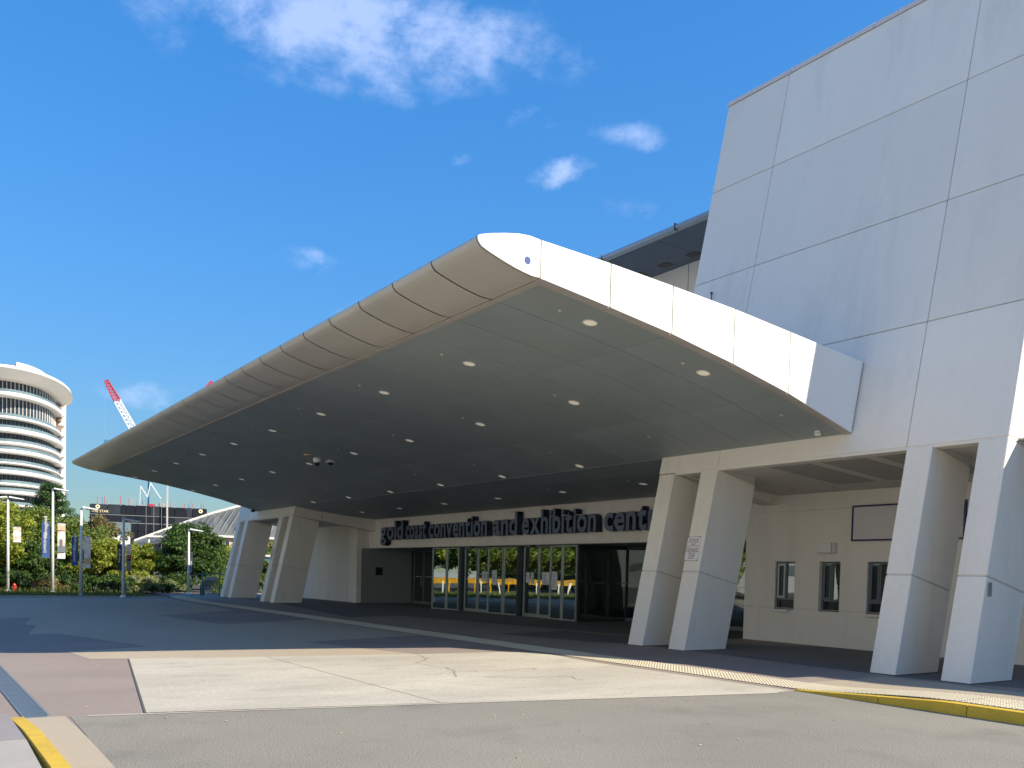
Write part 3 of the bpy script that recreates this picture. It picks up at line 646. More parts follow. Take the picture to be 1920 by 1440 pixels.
# ---------------------------------------------------------------- glass entrance
ge = thing('glass_entrance', 'row of grey framed glass doors and sidelights beneath the sign', 'entrance', (-28.3, 18.75, 0))
E_ = lambda x: x+28.3
panels = [(-33.20, -32.17, 0), (-32.17, -31.30, 0), (-31.10, -30.22, 1), (-30.18, -29.32, 1), (-29.30, -28.24, 0), (-28.20, -27.18, 0), (-27.05, -26.07, 1), (-26.03, -25.13, 1), (-25.10, -24.34, 0), (-24.30, -23.42, 0)]
for a, b, dr in panels:
    a, b = E_(a), E_(b); y = .0 if not dr else .14
    xc = (a+b)/2; a, b = a-xc, b-xc
    fr = MB(); w_ = .06 if not dr else .045; bt = .05 if not dr else .12
    fr.box(a, a+w_, y, y+.09, 0, 2.58).box(b-w_, b, y, y+.09, 0, 2.58).box(a+w_, b-w_, y, y+.09, 0, bt).box(a+w_, b-w_, y, y+.09, 2.53, 2.58)
    p = fr.build('sliding_door' if dr else 'sidelight', M['frame'], ge, bevel=.004)
    p.location = (xc, .3-.3*(xc/5)**2, 0); p.rotation_euler.z = math.atan(-.6*xc/25)*(1 if xc < 0 else .6)
    B(a+w_, b-w_, y+.03, y+.042, bt, 2.53).build('pane', M['glass'], p)
    for k_ in range(4):
        B(a+w_+.1+k_*.13, a+w_+.19+k_*.13, y+.024, y+.029, 1.30, 1.325).build('safety_dot', M['white'], p)
for a, b in ((-31.30, -31.12), (-27.16, -27.07)): B(E_(a), E_(b), .2, .5, 0, 2.58).build('jamb', M['darkframe'], ge)
for a, b in ((-31.1, -29.32), (-27.05, -25.13)): B(E_(a), E_(b), .12, .5, 2.582, 2.60).build('door_track', M['frame'], ge)
for a in (-30.2, -26.05): B(E_(a)-.07, E_(a)+.07, .02, .2, 2.53, 2.60).build('door_sensor', M['black'], ge, bevel=.01)
for a in (-33.2, -23.42):
    p = B(E_(a)-.02, E_(a)+.02, .1, 2.3, 0, 2.58).build('side_glazing', M['darkframe'], ge)
    B(E_(a)-.03, E_(a)+.03, .2, 2.2, .1, 2.5).build('pane', M['glassdark'], p)
def rear_door(x0, x1, y=21.0):
    fr = MB(); fr.box(x0, x0+.06, y, y+.08, 0, 2.58).box(x1-.06, x1, y, y+.08, 0, 2.58).box(x0+.06, x1-.06, y, y+.08, 0, .12).box(x0+.06, x1-.06, y, y+.08, 2.5, 2.58)
    p = fr.build('rear_door', M['winframe'], hall); B(x0+.06, x1-.06, y+.02, y+.03, .12, 2.5).build('pane', M['glassdark'], p)
    MB().tube((x1-.12, y-.05, .85), (x1-.12, y-.05, 1.25), .018, n=8).build('handle', M['steel'], p)
    for k_ in range(4): B(x0+.2+k_*.16, x0+.3+k_*.16, y+.010, y+.016, 1.30, 1.325).build('safety_dot', M['white'], p)
xx = -40.1
for wd_ in (1.15, 1.0, 1.1, 1.2, 1.2, 1.2): rear_door(xx, xx+wd_-.03); xx += wd_
xx = -26.2
for wd_ in (1.3, 1.25, 1.25, 1.25, 1.25, 1.2, 1.2, 1.2, .78): rear_door(xx, xx+wd_-.03); xx += wd_
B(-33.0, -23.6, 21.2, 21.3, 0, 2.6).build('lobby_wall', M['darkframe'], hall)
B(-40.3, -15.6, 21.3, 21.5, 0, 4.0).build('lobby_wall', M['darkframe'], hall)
# paper notices on the glass
def notice(x, z, w, h, label, col='paper'):
    xm = x+w/2+28.3; slide = -31.1 < x < -29.3 or -27.06 < x < -25.1
    t = thing('paper_notice', label, 'notice', (x, 18.762+(.14 if slide else 0)+.3-.3*(xm/5)**2+.06*abs(xm/5)*.5, z), math.atan(-.6*xm/25)*(1 if xm < 0 else .6), 'paper notices on the entrance glass')
    B(0, w, -.004, 0, -h, 0).build('sheet', M[col], t)
    pr = MB()
    for k_ in range(int(h/.055)-1):
        ww = w*random.uniform(.45, .8); pr.box(w*.1, w*.1+ww, -.0055, -.0043, -.05-k_*.055-.018, -.05-k_*.055)
    pr.build('print', M['ink'], t)
notice(-31.95, 1.70, .30, .52, 'tall white notice on the second glass panel from the left')
notice(-30.85, 1.62, .40, .40, 'square white notice on the left sliding door leaf')
notice(-29.90, 1.62, .17, .40, 'narrow notice on the second sliding leaf, left of its twin')
notice(-29.68, 1.62, .20, .40, 'notice right of a narrow one on the second sliding leaf')
notice(-28.98, 1.68, .32, .56, 'long notice on the pane just above the yellow reflection, left end')
notice(-26.88, 1.62, .22, .38, 'left of two small notices on the right sliding door')
notice(-26.58, 1.62, .20, .42, 'right of two small notices on the right sliding door')
notice(-25.82, 1.64, .46, .44, 'wide white notice on the fourth sliding leaf')
notice(-24.98, 1.66, .32, .62, 'tallest notice, on the second glass panel from the right')

# ---------------------------------------------------------------- boards on columns and walls
def parkingboard(xc, label):
    zc = 2.195; t = thing('parking_sign', label, 'sign', (xc, Y0+zc*TL-.012, zc)); t.rotation_euler.x = -R(12.1)
    B(-.19, .19, -.006, .006, -.27, .27).build('plate', M['white'], t)
    B(-.185, .185, -.009, -.0065, .055, .064).build('divider', M['redtext'], t)
    bd = MB()
    for q in ((-.19, .19, .262, .27), (-.19, .19, -.27, -.262)): bd.box(q[0], q[1], -.0085, -.0062, q[2], q[3])
    bd.build('border', M['ink'], t)
    for sx_ in (-1, 1):
        for sz_ in (-1, 1): B(sx_*.18-.008, sx_*.18+.008, -.012, -.0062, sz_*.255-.008, sz_*.255+.008).build('screw', M['black'], t)
    for s, z in (('PASSENGER', .195), ('SET DOWN', .143), ('ONLY', .091), ('VEHICLES LEFT', -.01), ('UNATTENDED', -.062), ('WILL BE', -.114), ('TOWED', -.166), ('AWAY', -.218)):
        me = text_mesh(s, .055, .001); me.transform(Matrix.Rotation(R(90), 4, 'X')); me.materials.append(M['redtext'])
        link('lettering', me, t, (0, -.0085, z-.012))
parkingboard(-13.77, 'white passenger set down only sign on the near column pair')
parkingboard(mir(-13.73), 'white passenger set down only sign on the far column pair')
t = thing('blank_signboard', 'large blank white signboard with navy edge above the ticket windows', 'sign', (-12.58, 18.3, 2.54))
B(0, 2.6, -.06, -.012, 0, .745).build('panel', M['board'], t, bevel=.003)
fr = MB(); fr.box(-.035, 0, -.075, 0, -.035, .78).box(2.6, 2.635, -.075, 0, -.035, .78).box(0, 2.6, -.075, 0, -.035, 0).box(0, 2.6, -.075, 0, .745, .78); fr.build('frame', M['navy'], t)
t = thing('wall_light', 'small pale box light on the wall above the second ticket window', 'light', (-13.48, 18.3, 2.235))
B(0, .38, -.16, -.002, 0, .24).build('housing', M['white'], t, bevel=.008); B(.39, .46, -.12, -.002, .0, .235).build('end_cap', M['board'], t, bevel=.004)

# ================================================================ STREET FURNITURE (left background)
pole_me = None
def lamp_post(x, y, h, label, arms=(1,), ang=0):
    t = thing('lamp_post', label, 'lamp post', (x, y, 0), ang, 'banner lamp posts along the garden edge')
    MB().tube((0, 0, 0), (0, 0, h), .085, .05, 10).build('pole', M['pole'], t, smooth=True)
    MB().lathe([(.13, 0), (.13, .05), (.09, .12)], n=12).build('base', M['pole'], t)
    for s in arms:
        MB().hexa([(s*.05, -.16, h-.02), (s*.75, -.2, h-.10), (s*.75, .2, h-.10), (s*.05, .16, h-.02), (s*.05, -.12, h+.06), (s*.72, -.16, h-.05), (s*.72, .16, h-.05), (s*.05, .12, h+.06)]).build('lamp_head', M['pole'], t, bevel=.01)
        B(s*.4-.2, s*.4+.2, -.1, .1, h-.105, h-.075).build('lens', M['lampring'], t)
    return t
RZ = R(80)
def banner(post, dx, z0, z1, w, mt, label, words=None, art=None):
    px, py, h = post; d = Vector((math.cos(RZ), math.sin(RZ))); off = dx
    t = thing('banner', label, 'banner', (px+d.x*off, py+d.y*off, z0), RZ, 'street banners on the lamp posts')
    H = z1-z0; n = 8; mb = MB()
    vs_ = []
    for i in range(n+1):
        z = H*i/n; bow = .02*math.sin(i*1.3)
        vs_ += [(-w/2, bow, z), (w/2, bow*.5, z), (w/2, bow*.5+.006, z), (-w/2, bow+.006, z)]
    mb.add(vs_, [(4*i, 4*i+1, 4*i+5, 4*i+4) for i in range(n)]+[(4*i+2, 4*i+3, 4*i+7, 4*i+6) for i in range(n)])
    mb.build('cloth', M[mt], t)
    for z in (0, H): MB().tube((-w/2-.06 if dx > 0 else -w/2, 0.003, z), (w/2 if dx > 0 else w/2+.06, .003, z), .018, n=6).build('arm', M['steel'], t)
    if words:
        for s, sz, xo, zo in words:
            me = text_mesh(s, sz, .002, 'LEFT'); me.transform(Matrix.Rotation(R(90), 4, 'X')); me.transform(Matrix.Rotation(R(-90), 4, 'Y')); me.materials.append(M['white'])
            link('lettering', me, t, (xo, -.03, zo))
    if art == 'sun':
        B(-w/2, w/2, -.03, -.026, H*.80, H*.93).build('picture', M['peach'], t)
        B(-w/2, w/2, -.03, -.026, H*.18, H*.36).build('picture', M['ink'], t); B(-w*.2, w*.15, -.034, -.031, H*.2, H*.55).build('picture', M['hotelband'], t)
    if art == 'food':
        MB().lathe([(0, -.005), (w*.3, 0), (w*.3, .004)], n=12).build('picture', M['peach'], t).location = (0, -.03, H*.3)
        B(-w/2, w/2, -.03, -.026, H*.16, H*.30).build('picture', M['peach'], t)
    if art == 'berry':
        B(-w/2, w/2, -.03, -.026, H*.0, H*.38).build('picture', M['hotelband'], t); B(-w*.4, w*.45, -.034, -.031, H*.38, H*.6).build('picture', M['black'], t); B(-w*.3, w*.3, -.037, -.035, H*.45, H*.58).build('picture', M['hydrant'], t)
WORDS = [('EXPERIENCES', .17, .02, .25), ('Reimagined', .24, .06, 1.0)]
p0 = (-52.6, 4.75, 4.85); lamp_post(*p0, 'pale lamp post with two flat heads half hidden by leaves at left edge', (-1, 1), RZ)
banner(p0, .42, 2.55, 3.35, .36, 'bannerpic', 'small pale banner on the leftmost lamp post, half hidden by leaves')
p1 = (-50.8, 6.58, 5.30); lamp_post(*p1, 'tallest pale lamp post with blue and photo banners near the tower', (1,), RZ)
banner(p1, -.31, 1.80, 3.60, .36, 'bannerblue', 'blue banner with white script left of the tallest lamp post', WORDS)
banner(p1, .40, 1.76, 3.57, .36, 'bannerpic', 'sunset photo banner right of the tallest lamp post', None, 'sun')
p2 = (-46.95, 7.3, 4.22); lamp_post(*p2, 'pale lamp post second from left among the bannered posts, reddish bush behind', (1,), RZ)
banner(p2, -.26, 1.45, 2.80, .28, 'bannerblue', 'blue banner with white script on the second bannered post', [('EXPERIENCES', .13, .02, .18), ('Reimagined', .18, .05, .72)])
banner(p2, .27, 1.33, 2.83, .29, 'bannerpic', 'pale food photo banner on the second bannered post', None, 'food')
p3 = (-45.05, 8.83, 3.66); lamp_post(*p3, 'short lamp post with half dark banner in front of bright green tree', (1,), RZ)
banner(p3, -.17, 1.28, 2.48, .20, 'bannerdark', 'narrow dark and blue banner on the short lamp post', [('Reimagined', .14, .03, .35)])
banner(p3, .23, 1.26, 2.48, .20, 'bannerpic', 'narrow berry photo banner on the short lamp post', None, 'berry')
p4 = (-50.6, 13.27, 3.56); lamp_post(*p4, 'lamp post before the dark round tree next to the far columns', (1,), RZ)
banner(p4, -.10, 1.25, 2.35, .14, 'bannerdark', 'thin dark banner left of the post by the round tree')
banner(p4, .14, 1.02, 2.30, .16, 'bannerdark', 'thin dark lettered banner right of the post by the round tree', [('Reimagined', .13, .02, .2)])
t = thing('fire_hydrant', 'small red fire hydrant in the grass at the left edge', 'hydrant', (-51.9, 4.98, .0)); t.scale = (.72, .72, .72)
MB().lathe([(.13, 0), (.13, .06), (.09, .08), (.09, .42), (.13, .44), (.13, .50), (.09, .58), (.04, .64), (0, .65)], n=14).build('barrel', M['hydrant'], t, smooth=False)
for s in (-1, 1): MB().tube((0, 0, .34), (0, s*.17, .34), .05, n=8).build('outlet', M['hydrant'], t)
# steel gate beside the far columns
t = thing('steel_gate', 'blue grey steel barred gate with top rail beside far columns', 'gate', (-48.0, 13.3, 0), R(90))
for xx in (0, .9): B(xx-.035, xx+.035, -.035, .035, 0, 1.2).build('post', M['teal'], t)
B(-.3, 1.5, -.02, .02, 1.12, 1.17).build('top_rail', M['teal'], t); B(.16, .72, -.14, .14, .80, 1.0).build('sign_box', M['steel'], t, bevel=.02); B(0.035, .865, -.015, .015, .08, .12).build('bottom_rail', M['teal'], t)
for k_ in range(7): B(.10+k_*.11, .145+k_*.11, -.012, .012, .12, .80).build('bar', M['steel'], t)
t = thing('bollard', 'dark low bollard in shade by the round tree', 'bollard', (-49.6, 13.75, 0)); MB().lathe([(.12, 0), (.12, .5), (.09, .56), (0, .57)], n=14).build('body', M['black'], t); MB().lathe([(.122, .4), (.124, .42), (.122, .44)], n=14).build('band', M['steel'], t)

# ---------------------------------------------------------------- vegetation
def leaves(mb, centre, rad, n, size, rng, flat=.0, asp=.5):
    for _ in range(n):
        while True:
            p = Vector((rng.uniform(-1, 1), rng.uniform(-1, 1), rng.uniform(-1, 1)))
            if p.length < 1: break
        p = Vector((p.x*rad[0], p.y*rad[1], p.z*rad[2]))+Vector(centre)
        d = Vector((rng.gauss(0, 1), rng.gauss(0, 1), rng.gauss(.35, .7))).normalized()
        e = d.orthogonal().normalized(); e.rotate(Matrix.Rotation(rng.uniform(0, 6.28), 3, d)); s_ = size*rng.uniform(.6, 1.3); h = e.cross(d)*s_*asp
        e = e*s_
        o = len(mb.v); mb.v += [tuple(p-e), tuple(p+h), tuple(p+e), tuple(p-h)]; mb.f.append((o, o+1, o+2, o+3)); mb.mi.append(0)
def crown_mesh(name, seed, rx, ry, rz, clumps, per, size, mt, core=.45, cr=.28, asp=.5, skew=1):
    rng = random.Random(seed); mb = MB()
    for _ in range(clumps):
        th = rng.uniform(0, 6.283); ph = math.acos(rng.uniform(-.75, 1)); k_ = core+(1-core)*rng.random()**.55
        wob = 1+.18*math.sin(3*th+seed)+.12*math.sin(5*ph+seed*2)
        c = (rx*math.sin(ph)*math.cos(th)*k_*wob, ry*math.sin(ph)*math.sin(th)*k_*wob, rz*math.cos(ph)*k_)
        r_ = cr*min(rx, rz)*rng.uniform(.6, 1.3)
        leaves(mb, c, (r_*1.15, r_*1.15, r_*.75), per, size, rng, asp=asp)
    return mb.mesh(name, mt, recalc=False)
def trunk_mb(h, r, rng, limbs=4, spread=.6):
    mb = MB(); p = Vector((0, 0, 0)); q = None
    for i in range(4):
        q = p+Vector((rng.uniform(-.08, .08), rng.uniform(-.08, .08), h/4)); mb.tube(p, q, r*(1-.13*i), r*(1-.13*(i+1)), 8, cap=False); p = q
    for k_ in range(limbs):
        a = 6.283*k_/limbs+rng.uniform(-.4, .4); s = Vector((0, 0, h*rng.uniform(.55, 1.0)))
        e = s+Vector((math.cos(a)*spread, math.sin(a)*spread, spread*rng.uniform(.6, 1.2)))
        mb.tube(s, e, r*.45, r*.2, 6, cap=False)
        mb.tube(e, e+Vector((math.cos(a+.5)*spread*.5, math.sin(a+.5)*spread*.5, spread*.5)), r*.2, r*.08, 5, cap=False)
    return mb
def tree(label, x, y, h, rx, rz, mt, seed, clumps=60, per=90, size=.085, cr=.28, name='tree', cat='tree', group=None, ry=None, base=None, asp=.5):
    t = thing(name, label, cat, (x, y, -.02), seed*.7, group); rng = random.Random(seed)
    trunk_mb((h-rz*1.2) if base is None else base, max(.05, rx*.055), rng, 5, rx*.5).build('trunk', M['bark'], t, smooth=True)
    link('crown', crown_mesh('crown', seed, rx, ry or rx, rz, clumps, per, size, LM[mt], cr=cr, asp=asp), t, (0, 0, h-rz))
    return t
tree('leafy yellow green tree cut by the left edge of the picture', -55.4, 4.2, 5.1, 1.75, 2.2, 'bright', 1, 80, 120, .10)
tree('broad mid green tree behind the tallest lamp post', -62.5, 7.0, 5.1, 2.5, 2.1, 'mid', 2, 110, 120, .10)
tree('dark tree left of the tower base behind the yellow green one', -66, 4.6, 5.7, 2.5, 2.5, 'mid', 3, 90, 110, .11)
tree('olive brown sparse tree in front of the dark hotel', -70.9, 12.0, 4.95, 1.9, 1.7, 'olive', 4, 70, 80, .11, .26)
tree('bright green spreading tree behind the short lamp post', -55.5, 9.6, 2.95, 1.75, 1.25, 'bright', 5, 95, 130, .085)
tree('bright green tree between short lamp post and round tree', -56.0, 12.0, 2.75, 1.5, 1.15, 'bright', 6, 80, 120, .085)
tree('dense dark green round tree next to the far columns', -55.2, 14.55, 4.05, 1.85, 1.8, 'dark', 8, 150, 150, .085, .24)
tree('yellow green bushy tree glimpsed beside the far columns', -60.5, 18.1, 2.95, 1.9, 1.35, 'bright', 9, 80, 110, .10)
tree('green tree seen through the gap of the far columns', -61.5, 22.3, 3.6, 2.0, 1.7, 'mid', 10, 80, 110, .10)
tree('dark green tree low behind the second bannered post', -58.5, 8.6, 2.8, 1.5, 1.2, 'mid', 11, 70, 120, .09)
tree('low dark green tree under the tallest lamp post', -56.5, 6.4, 2.6, 1.4, 1.15, 'dark', 12, 70, 120, .085)
tree('low green tree at left edge behind the hydrant', -58.0, 4.2, 2.9, 1.6, 1.3, 'mid', 13, 70, 120, .09)
tree('mid green tree between tallest and second bannered posts', -64.5, 9.9, 4.3, 2.0, 1.7, 'mid', 14, 80, 120, .10)
# conifer with tufted whorls
t = thing('conifer', 'tall tufted dark conifer rising in front of the white tower', 'tree', (-67.4, 8.6, 0)); rng = random.Random(21); mb = MB(); tk = MB().tube((0, 0, 0), (.1, 0, 6.7), .14, .03, 7, cap=False)
for i in range(9):
    z = 2.0+i*.56; rr = 2.5*(1-i/10.5)*(.85+.3*rng.random())
    for k_ in range(6):
        a = 6.283*k_/6+rng.uniform(-.4, .4)+i; e = Vector((math.cos(a)*rr, math.sin(a)*rr, z+rr*.22)); tk.tube((0, 0, z), e, .035, .012, 5, cap=False)
        for q in (.45, .75, 1.0): leaves(mb, (e.x*q, e.y*q, z+(e.z-z)*q), (.32, .32, .28), 90, .11, rng, asp=.22)
leaves(mb, (.1, 0, 6.65), (.35, .35, .25), 160, .10, rng, asp=.22)
tk.build('trunk', M['bark'], t); mb.build('crown', LM['pine'], t, recalc=False)
# cycads
def frond_mesh(L_, drop, seed):
    rng = random.Random(seed); mb = MB(); n = 22
    for i in range(n):
        s = (i+1)/n; x = L_*s; z = L_*(.75*s-drop*s*s); ll = .32*L_*math.sin(math.pi*min(1, s*.9+.08))**.7
        for sd in (-1, 1):
            a = Vector((x, 0, z)); tip = a+Vector((ll*.55, sd*ll, -.10*ll)); w = Vector((.022, 0, 0))
            mb.add([a-w, tip, a+w], [(0, 1, 2)])
    mb.tube((0, 0, 0), (L_*.5, 0, L_*(.375-drop*.25)), .014, .009, 5, cap=False); mb.tube((L_*.5, 0, L_*(.375-drop*.25)), (L_, 0, L_*(.75-drop)), .009, .003, 5, cap=False)
    return mb.mesh('frond', LM['palm'], recalc=False)
fm = [frond_mesh(1.15, .55, 1), frond_mesh(1.0, .85, 2), frond_mesh(1.2, .25, 3)]
for x, y, lab in ((-52.6, 6.0, 'green cycad with arching fronds left of the tallest lamp post'), (-53.0, 3.9, 'green cycad with arching fronds at the left picture edge')):
    t = thing('cycad', lab, 'cycad', (x, y, 0)); MB().lathe([(.16, 0), (.2, .2), (.14, .55), (0, .6)], n=10).build('trunk', M['bark'], t)
    for k_ in range(16):
        o = link('frond', fm[k_ % 3], t, (0, 0, .55), 6.283*k_/16+.3*(k_ % 3))
# shrubs
def shrub(label, x, y, rx, h, mt, seed, ry=None, size=.07, asp=.3, per=70, clumps=34, name='shrub'):
    t = thing(name, label, 'shrub', (x, y, 0), seed*.4, 'garden shrubs at the forecourt edge')
    MB().tube((0, 0, 0), (.05, .03, h*.55), .03, .015, 6).tube((0, 0, 0), (-.1, .08, h*.5), .025, .01, 6).build('stem', M['bark'], t)
    link('foliage', crown_mesh('foliage', seed, rx, ry or rx, h*.55, clumps, per, size, LM[mt], cr=.33, asp=asp), t, (0, 0, h*.5))
shr = [('silvery strap leaved shrub right of the short lamp post', -52.1, 11.2, .8, .95, 'silver'), ('silvery shrub between short lamp post and round tree', -52.4, 12.1, .8, .8, 'silver'), ('pale green shrub under the bright spreading tree', -53.2, 11.4, .9, 1.2, 'bright'),
       ('small silvery shrub before the round tree trunk', -52.5, 13.0, .6, .55, 'silver'), ('dark shrub behind the second bannered post', -51.5, 8.6, .8, 1.0, 'dark'), ('dark shrub left of the short lamp post', -50.4, 9.4, .8, 1.0, 'dark'),
       ('reddish olive shrub right of the hydrant', -52.6, 6.7, .7, .8, 'olive'), ('dark shrub behind the hydrant', -54.0, 5.4, .8, 1.0, 'dark'), ('dark shrub under the tallest lamp post', -53.2, 7.7, .8, 1.1, 'dark'),
       ('dark shrub under the round tree, left of the gate', -53.6, 13.4, .9, 1.0, 'dark'), ('green shrub right of the gate behind columns', -53.2, 15.6, .8, 1.0, 'mid'), ('dark shrub at the round tree, far left of its trunk', -52.4, 12.4, .7, .8, 'dark'),
       ('dark shrub at the left picture edge beside the cycad', -54.2, 4.2, .8, .9, 'dark'), ('green shrub seen through the far columns', -56.0, 19.2, 1.1, 1.2, 'mid'), ('bright shrub seen through the far columns, low', -55.0, 17.6, .9, 1.2, 'bright')]
for i, (lab, x, y, rx, h, mt) in enumerate(shr): shrub(lab, x, y, rx, h, mt, 40+i, size=.11 if mt == 'silver' else .075, asp=.18 if mt == 'silver' else .45)
# grass tufts: one mass
rng = random.Random(5); mb = MB()
for _ in range(9000):
    x = -46.0-abs(rng.gauss(0, 3.6)); y = rng.uniform(-1, 10.4); hh = rng.uniform(.06, .2)*(1.8 if x < -50 else 1); a = rng.uniform(0, 6.28); w = .015; lx, ly = rng.gauss(0, .06), rng.gauss(0, .06)
    mb.add([(x-w*math.cos(a), y-w*math.sin(a), -.02), (x+w*math.cos(a), y+w*math.sin(a), -.02), (x+lx, y+ly, hh)], [(0, 1, 2)])
gr = mb.build('grass', LM['grass'], recalc=False); stuff(gr); tag(gr, 'green grass strip along the far forecourt edge', 'grass')
rng = random.Random(31); mb = MB()
for _ in range(110):
    x, y = rng.uniform(-15, -2), rng.uniform(1.6, 10); a = rng.uniform(0, 6.28); r_ = rng.uniform(.012, .03); c_, s_ = math.cos(a)*r_, math.sin(a)*r_
    mb.add([(x-c_, y-s_, .007), (x+s_*.4, y-c_*.4, .012), (x+c_, y+s_, .008), (x-s_*.4, y+c_*.4, .013)], [(0, 1, 2, 3)])
ll = mb.build('leaf_litter', M['peach'], recalc=False); stuff(ll); tag(ll, 'tiny dry leaves scattered over road and slab', 'leaves')
# background wood: one mass of foliage behind the garden
rng = random.Random(9); mb = MB()
for _ in range(260):
    y = rng.uniform(-18, 34); x = -76-rng.uniform(0, 7); leaves(mb, (x, y, rng.uniform(.3, 2.4)), (1.1, 1.1, .9), 70, .17, rng)
wd = mb.build('background_wood', LM['dark'], recalc=False); stuff(wd); tag(wd, 'dark green belt of undergrowth behind the garden trees', 'wood')

# ---------------------------------------------------------------- things the entrance glass reflects (left of the frame)
bar = thing('barrier_rail', 'long yellow barrier rail on posts, seen mirrored in the entrance glass', 'barrier', (-82, -2, 0))
for k_ in range(15): B(k_*2.9, k_*2.9+2.84, -.04, .04, .72, 1.14).build('rail', M['barrier'], bar, bevel=.01)
for k_ in range(29): B(k_*1.48, k_*1.48+.08, .05, .13, 0, .9).build('post', M['barrier'] if k_ % 2 else M['white'], bar)
labs = ['broad green tree beyond the left edge, mirrored in the left doors', 'tall green tree beyond the left edge, mirrored mid doors', 'bright tree beyond the left edge, behind the yellow rail start', 'dark tree beyond the left edge, behind the yellow rail middle', 'tree beyond the left edge, behind the yellow rail end', 'second row tree beyond the left edge, left', 'second row tree beyond the left edge, middle', 'second row tree beyond the left edge, right', 'second row tree beyond the left edge, far right']
src = [o for o in bpy.data.objects if o.name.startswith('tree') and o.parent is None]
for i, (x, y, s, k_) in enumerate([(-71, -5.5, 1.5, 0), (-66, -4.5, 1.5, 1), (-58, -6.5, 1.5, 0), (-52, -6.0, 1.5, 1), (-45.5, -6.5, 1.5, 4), (-74, -9, 1.9, 2), (-64, -11, 2.0, 6), (-54, -11, 2.0, 1), (-46, -12, 2.0, 2)]):
    c = copy_tree(src[k_]); c.location = (x, y, -.02); c.scale = (s, s, s); c.rotation_euler.z += i*1.1; c['label'] = labs[i]; c['group'] = 'trees beyond the left edge'

ob = thing('bounce_block', 'long pale office block across the street behind the viewer', 'building', (0, -44, 0))  # unseen block, added to bounce sunlight onto the shaded walls
B(-75, 60, -16, 0, 0, 27).build('wall', M['office'], ob)
for f_ in range(7):
    for k_ in range(16): 
        wn = B(-73+k_*8.3, -67.5+k_*8.3, -.05, .08, 2.2+f_*3.6, 3.6+f_*3.6).build('window', M['frame'], ob)
B(-75.5, 60.5, -16.5, .4, 27, 27.6).build('parapet', M['concretewhite'], ob)
# ================================================================ FAR BUILDINGS
def zt(y, kd=1.0): return 1.55+(1053.5-y)*.1282*kd
tw = thing('apartment_tower', 'round white apartment tower with stacked curved balconies', 'building', (-249.05, 21.73, 0), R(85.01))
KD = .885
bands = [(734.5, 743, 1.0), (778, 783.5, .97), (801, 809.5, 1.0), (826, 832, .97), (841.7, 849, 1.0), (865, 869, .97), (880.5, 888, 1.0), (904, 909, .97), (919, 925.5, 1.0), (944.5, 948.5, .97), (958, 965, 1.0), (981, 985, .97)]
def ring(mb, prof, rx, ry, ph=0, amp=0, n=56, a0=R(180), a1=R(368)):
    k_ = len(prof); vs_ = []
    for i in range(n+1):
        a = a0+(a1-a0)*i/n; f_ = 1+amp*math.sin(3*a+ph)
        for dr, z in prof: vs_.append(((rx+dr)*math.cos(a)*f_, (ry+dr*1.6)*math.sin(a)*f_, z))
    mb.add(vs_, [(i*k_+q, (i+1)*k_+q, (i+1)*k_+q+1, i*k_+q+1) for i in range(n) for q in range(k_-1)])
    return mb
prev = 704
for i, (yt, yb, f_) in enumerate(bands):
    z1, z0 = zt(yt, KD), zt(yb, KD)
    b_ = ring(MB(), [(-4, z0+.1), (-.25, z0), (0, z0+.12), (.05, (z0+z1)/2), (-.05, z1-.08), (-.35, z1), (-4, z1-.3)], 12.6*f_, 30*f_, i*1.3, .012).build('balcony_slab', M['concretewhite'], tw, smooth=True)
    ztop, zbot = zt(prev, KD)+.2, z1-.5
    ring(MB(), [(0, zbot), (0, ztop)], 10.9, 27, 0, 0).build('glazing', M['towerglass'], tw)
    mm = MB()
    for q in range(46):
        a = R(182)+R(184)*q/45; cx, cy = 10.98*math.cos(a), 27.15*math.sin(a); mm.box(cx-.06, cx+.06, cy-.06, cy+.06, zbot, ztop)
    stuff(mm.build('mullions', M['concretewhite' if i < 2 else 'hotelband'], tw))
    ring(MB(), [(-.3, z1-.1), (-.3, z1+.6)], 12.6*f_, 30*f_, i*1.3, .012).build('balustrade', M['towerbal'], tw)
    prev = yb
ring(MB(), [(-6, zt(712, KD)), (-1.5, zt(710, KD)), (.3, zt(700, KD)+.3), (.55, zt(697, KD)), (.3, zt(691, KD)), (-1, zt(690, KD)+.1), (-12, zt(690, KD)+.5)], 14.1, 33, .4, .004, 70, R(170), R(400)).build('roof_slab', M['concretewhite'], tw, smooth=True)
ring(MB(), [(0, zt(702, KD)), (0, zt(660, KD)), (-8, zt(660, KD))], 9.5, 20, 0, 0, 40, R(284), R(385)).build('plant_screen', M['concretewhite'], tw)
ring(MB(), [(.06, zt(690, KD)), (.06, zt(684, KD))], 9.5, 20, 0, 0, 6, R(330), R(352)).build('plant_louvre', M['towergrey'], tw)
B(10.9, 13.1, -3, 9, 0, zt(720)).build('side_wall', M['concretewhite'], tw); B(9, 12.6, 2, 12, zt(735), zt(703)).build('lift_overrun', M['concretewhite'], tw)
for i in range(10): B(10.2, 12.0, -6.0, -3.01, zt(752+19.6*i+14), zt(752+19.6*i+2)).build('side_window', M['towergrey'] if i > 2 else M['towerbrown'], tw)
for i in range(9): B(10.6, 12.9, -4.4, -2.9, zt(752+19.6*i+20), zt(752+19.6*i+15)).build('side_spandrel', M['concretewhite'], tw)
MB().lathe([(9.8, 0), (9.8, zt(960, KD))], (0, 0, 0), 40, (1, 2.4)).build('lower_body', M['concretewhite'], tw)

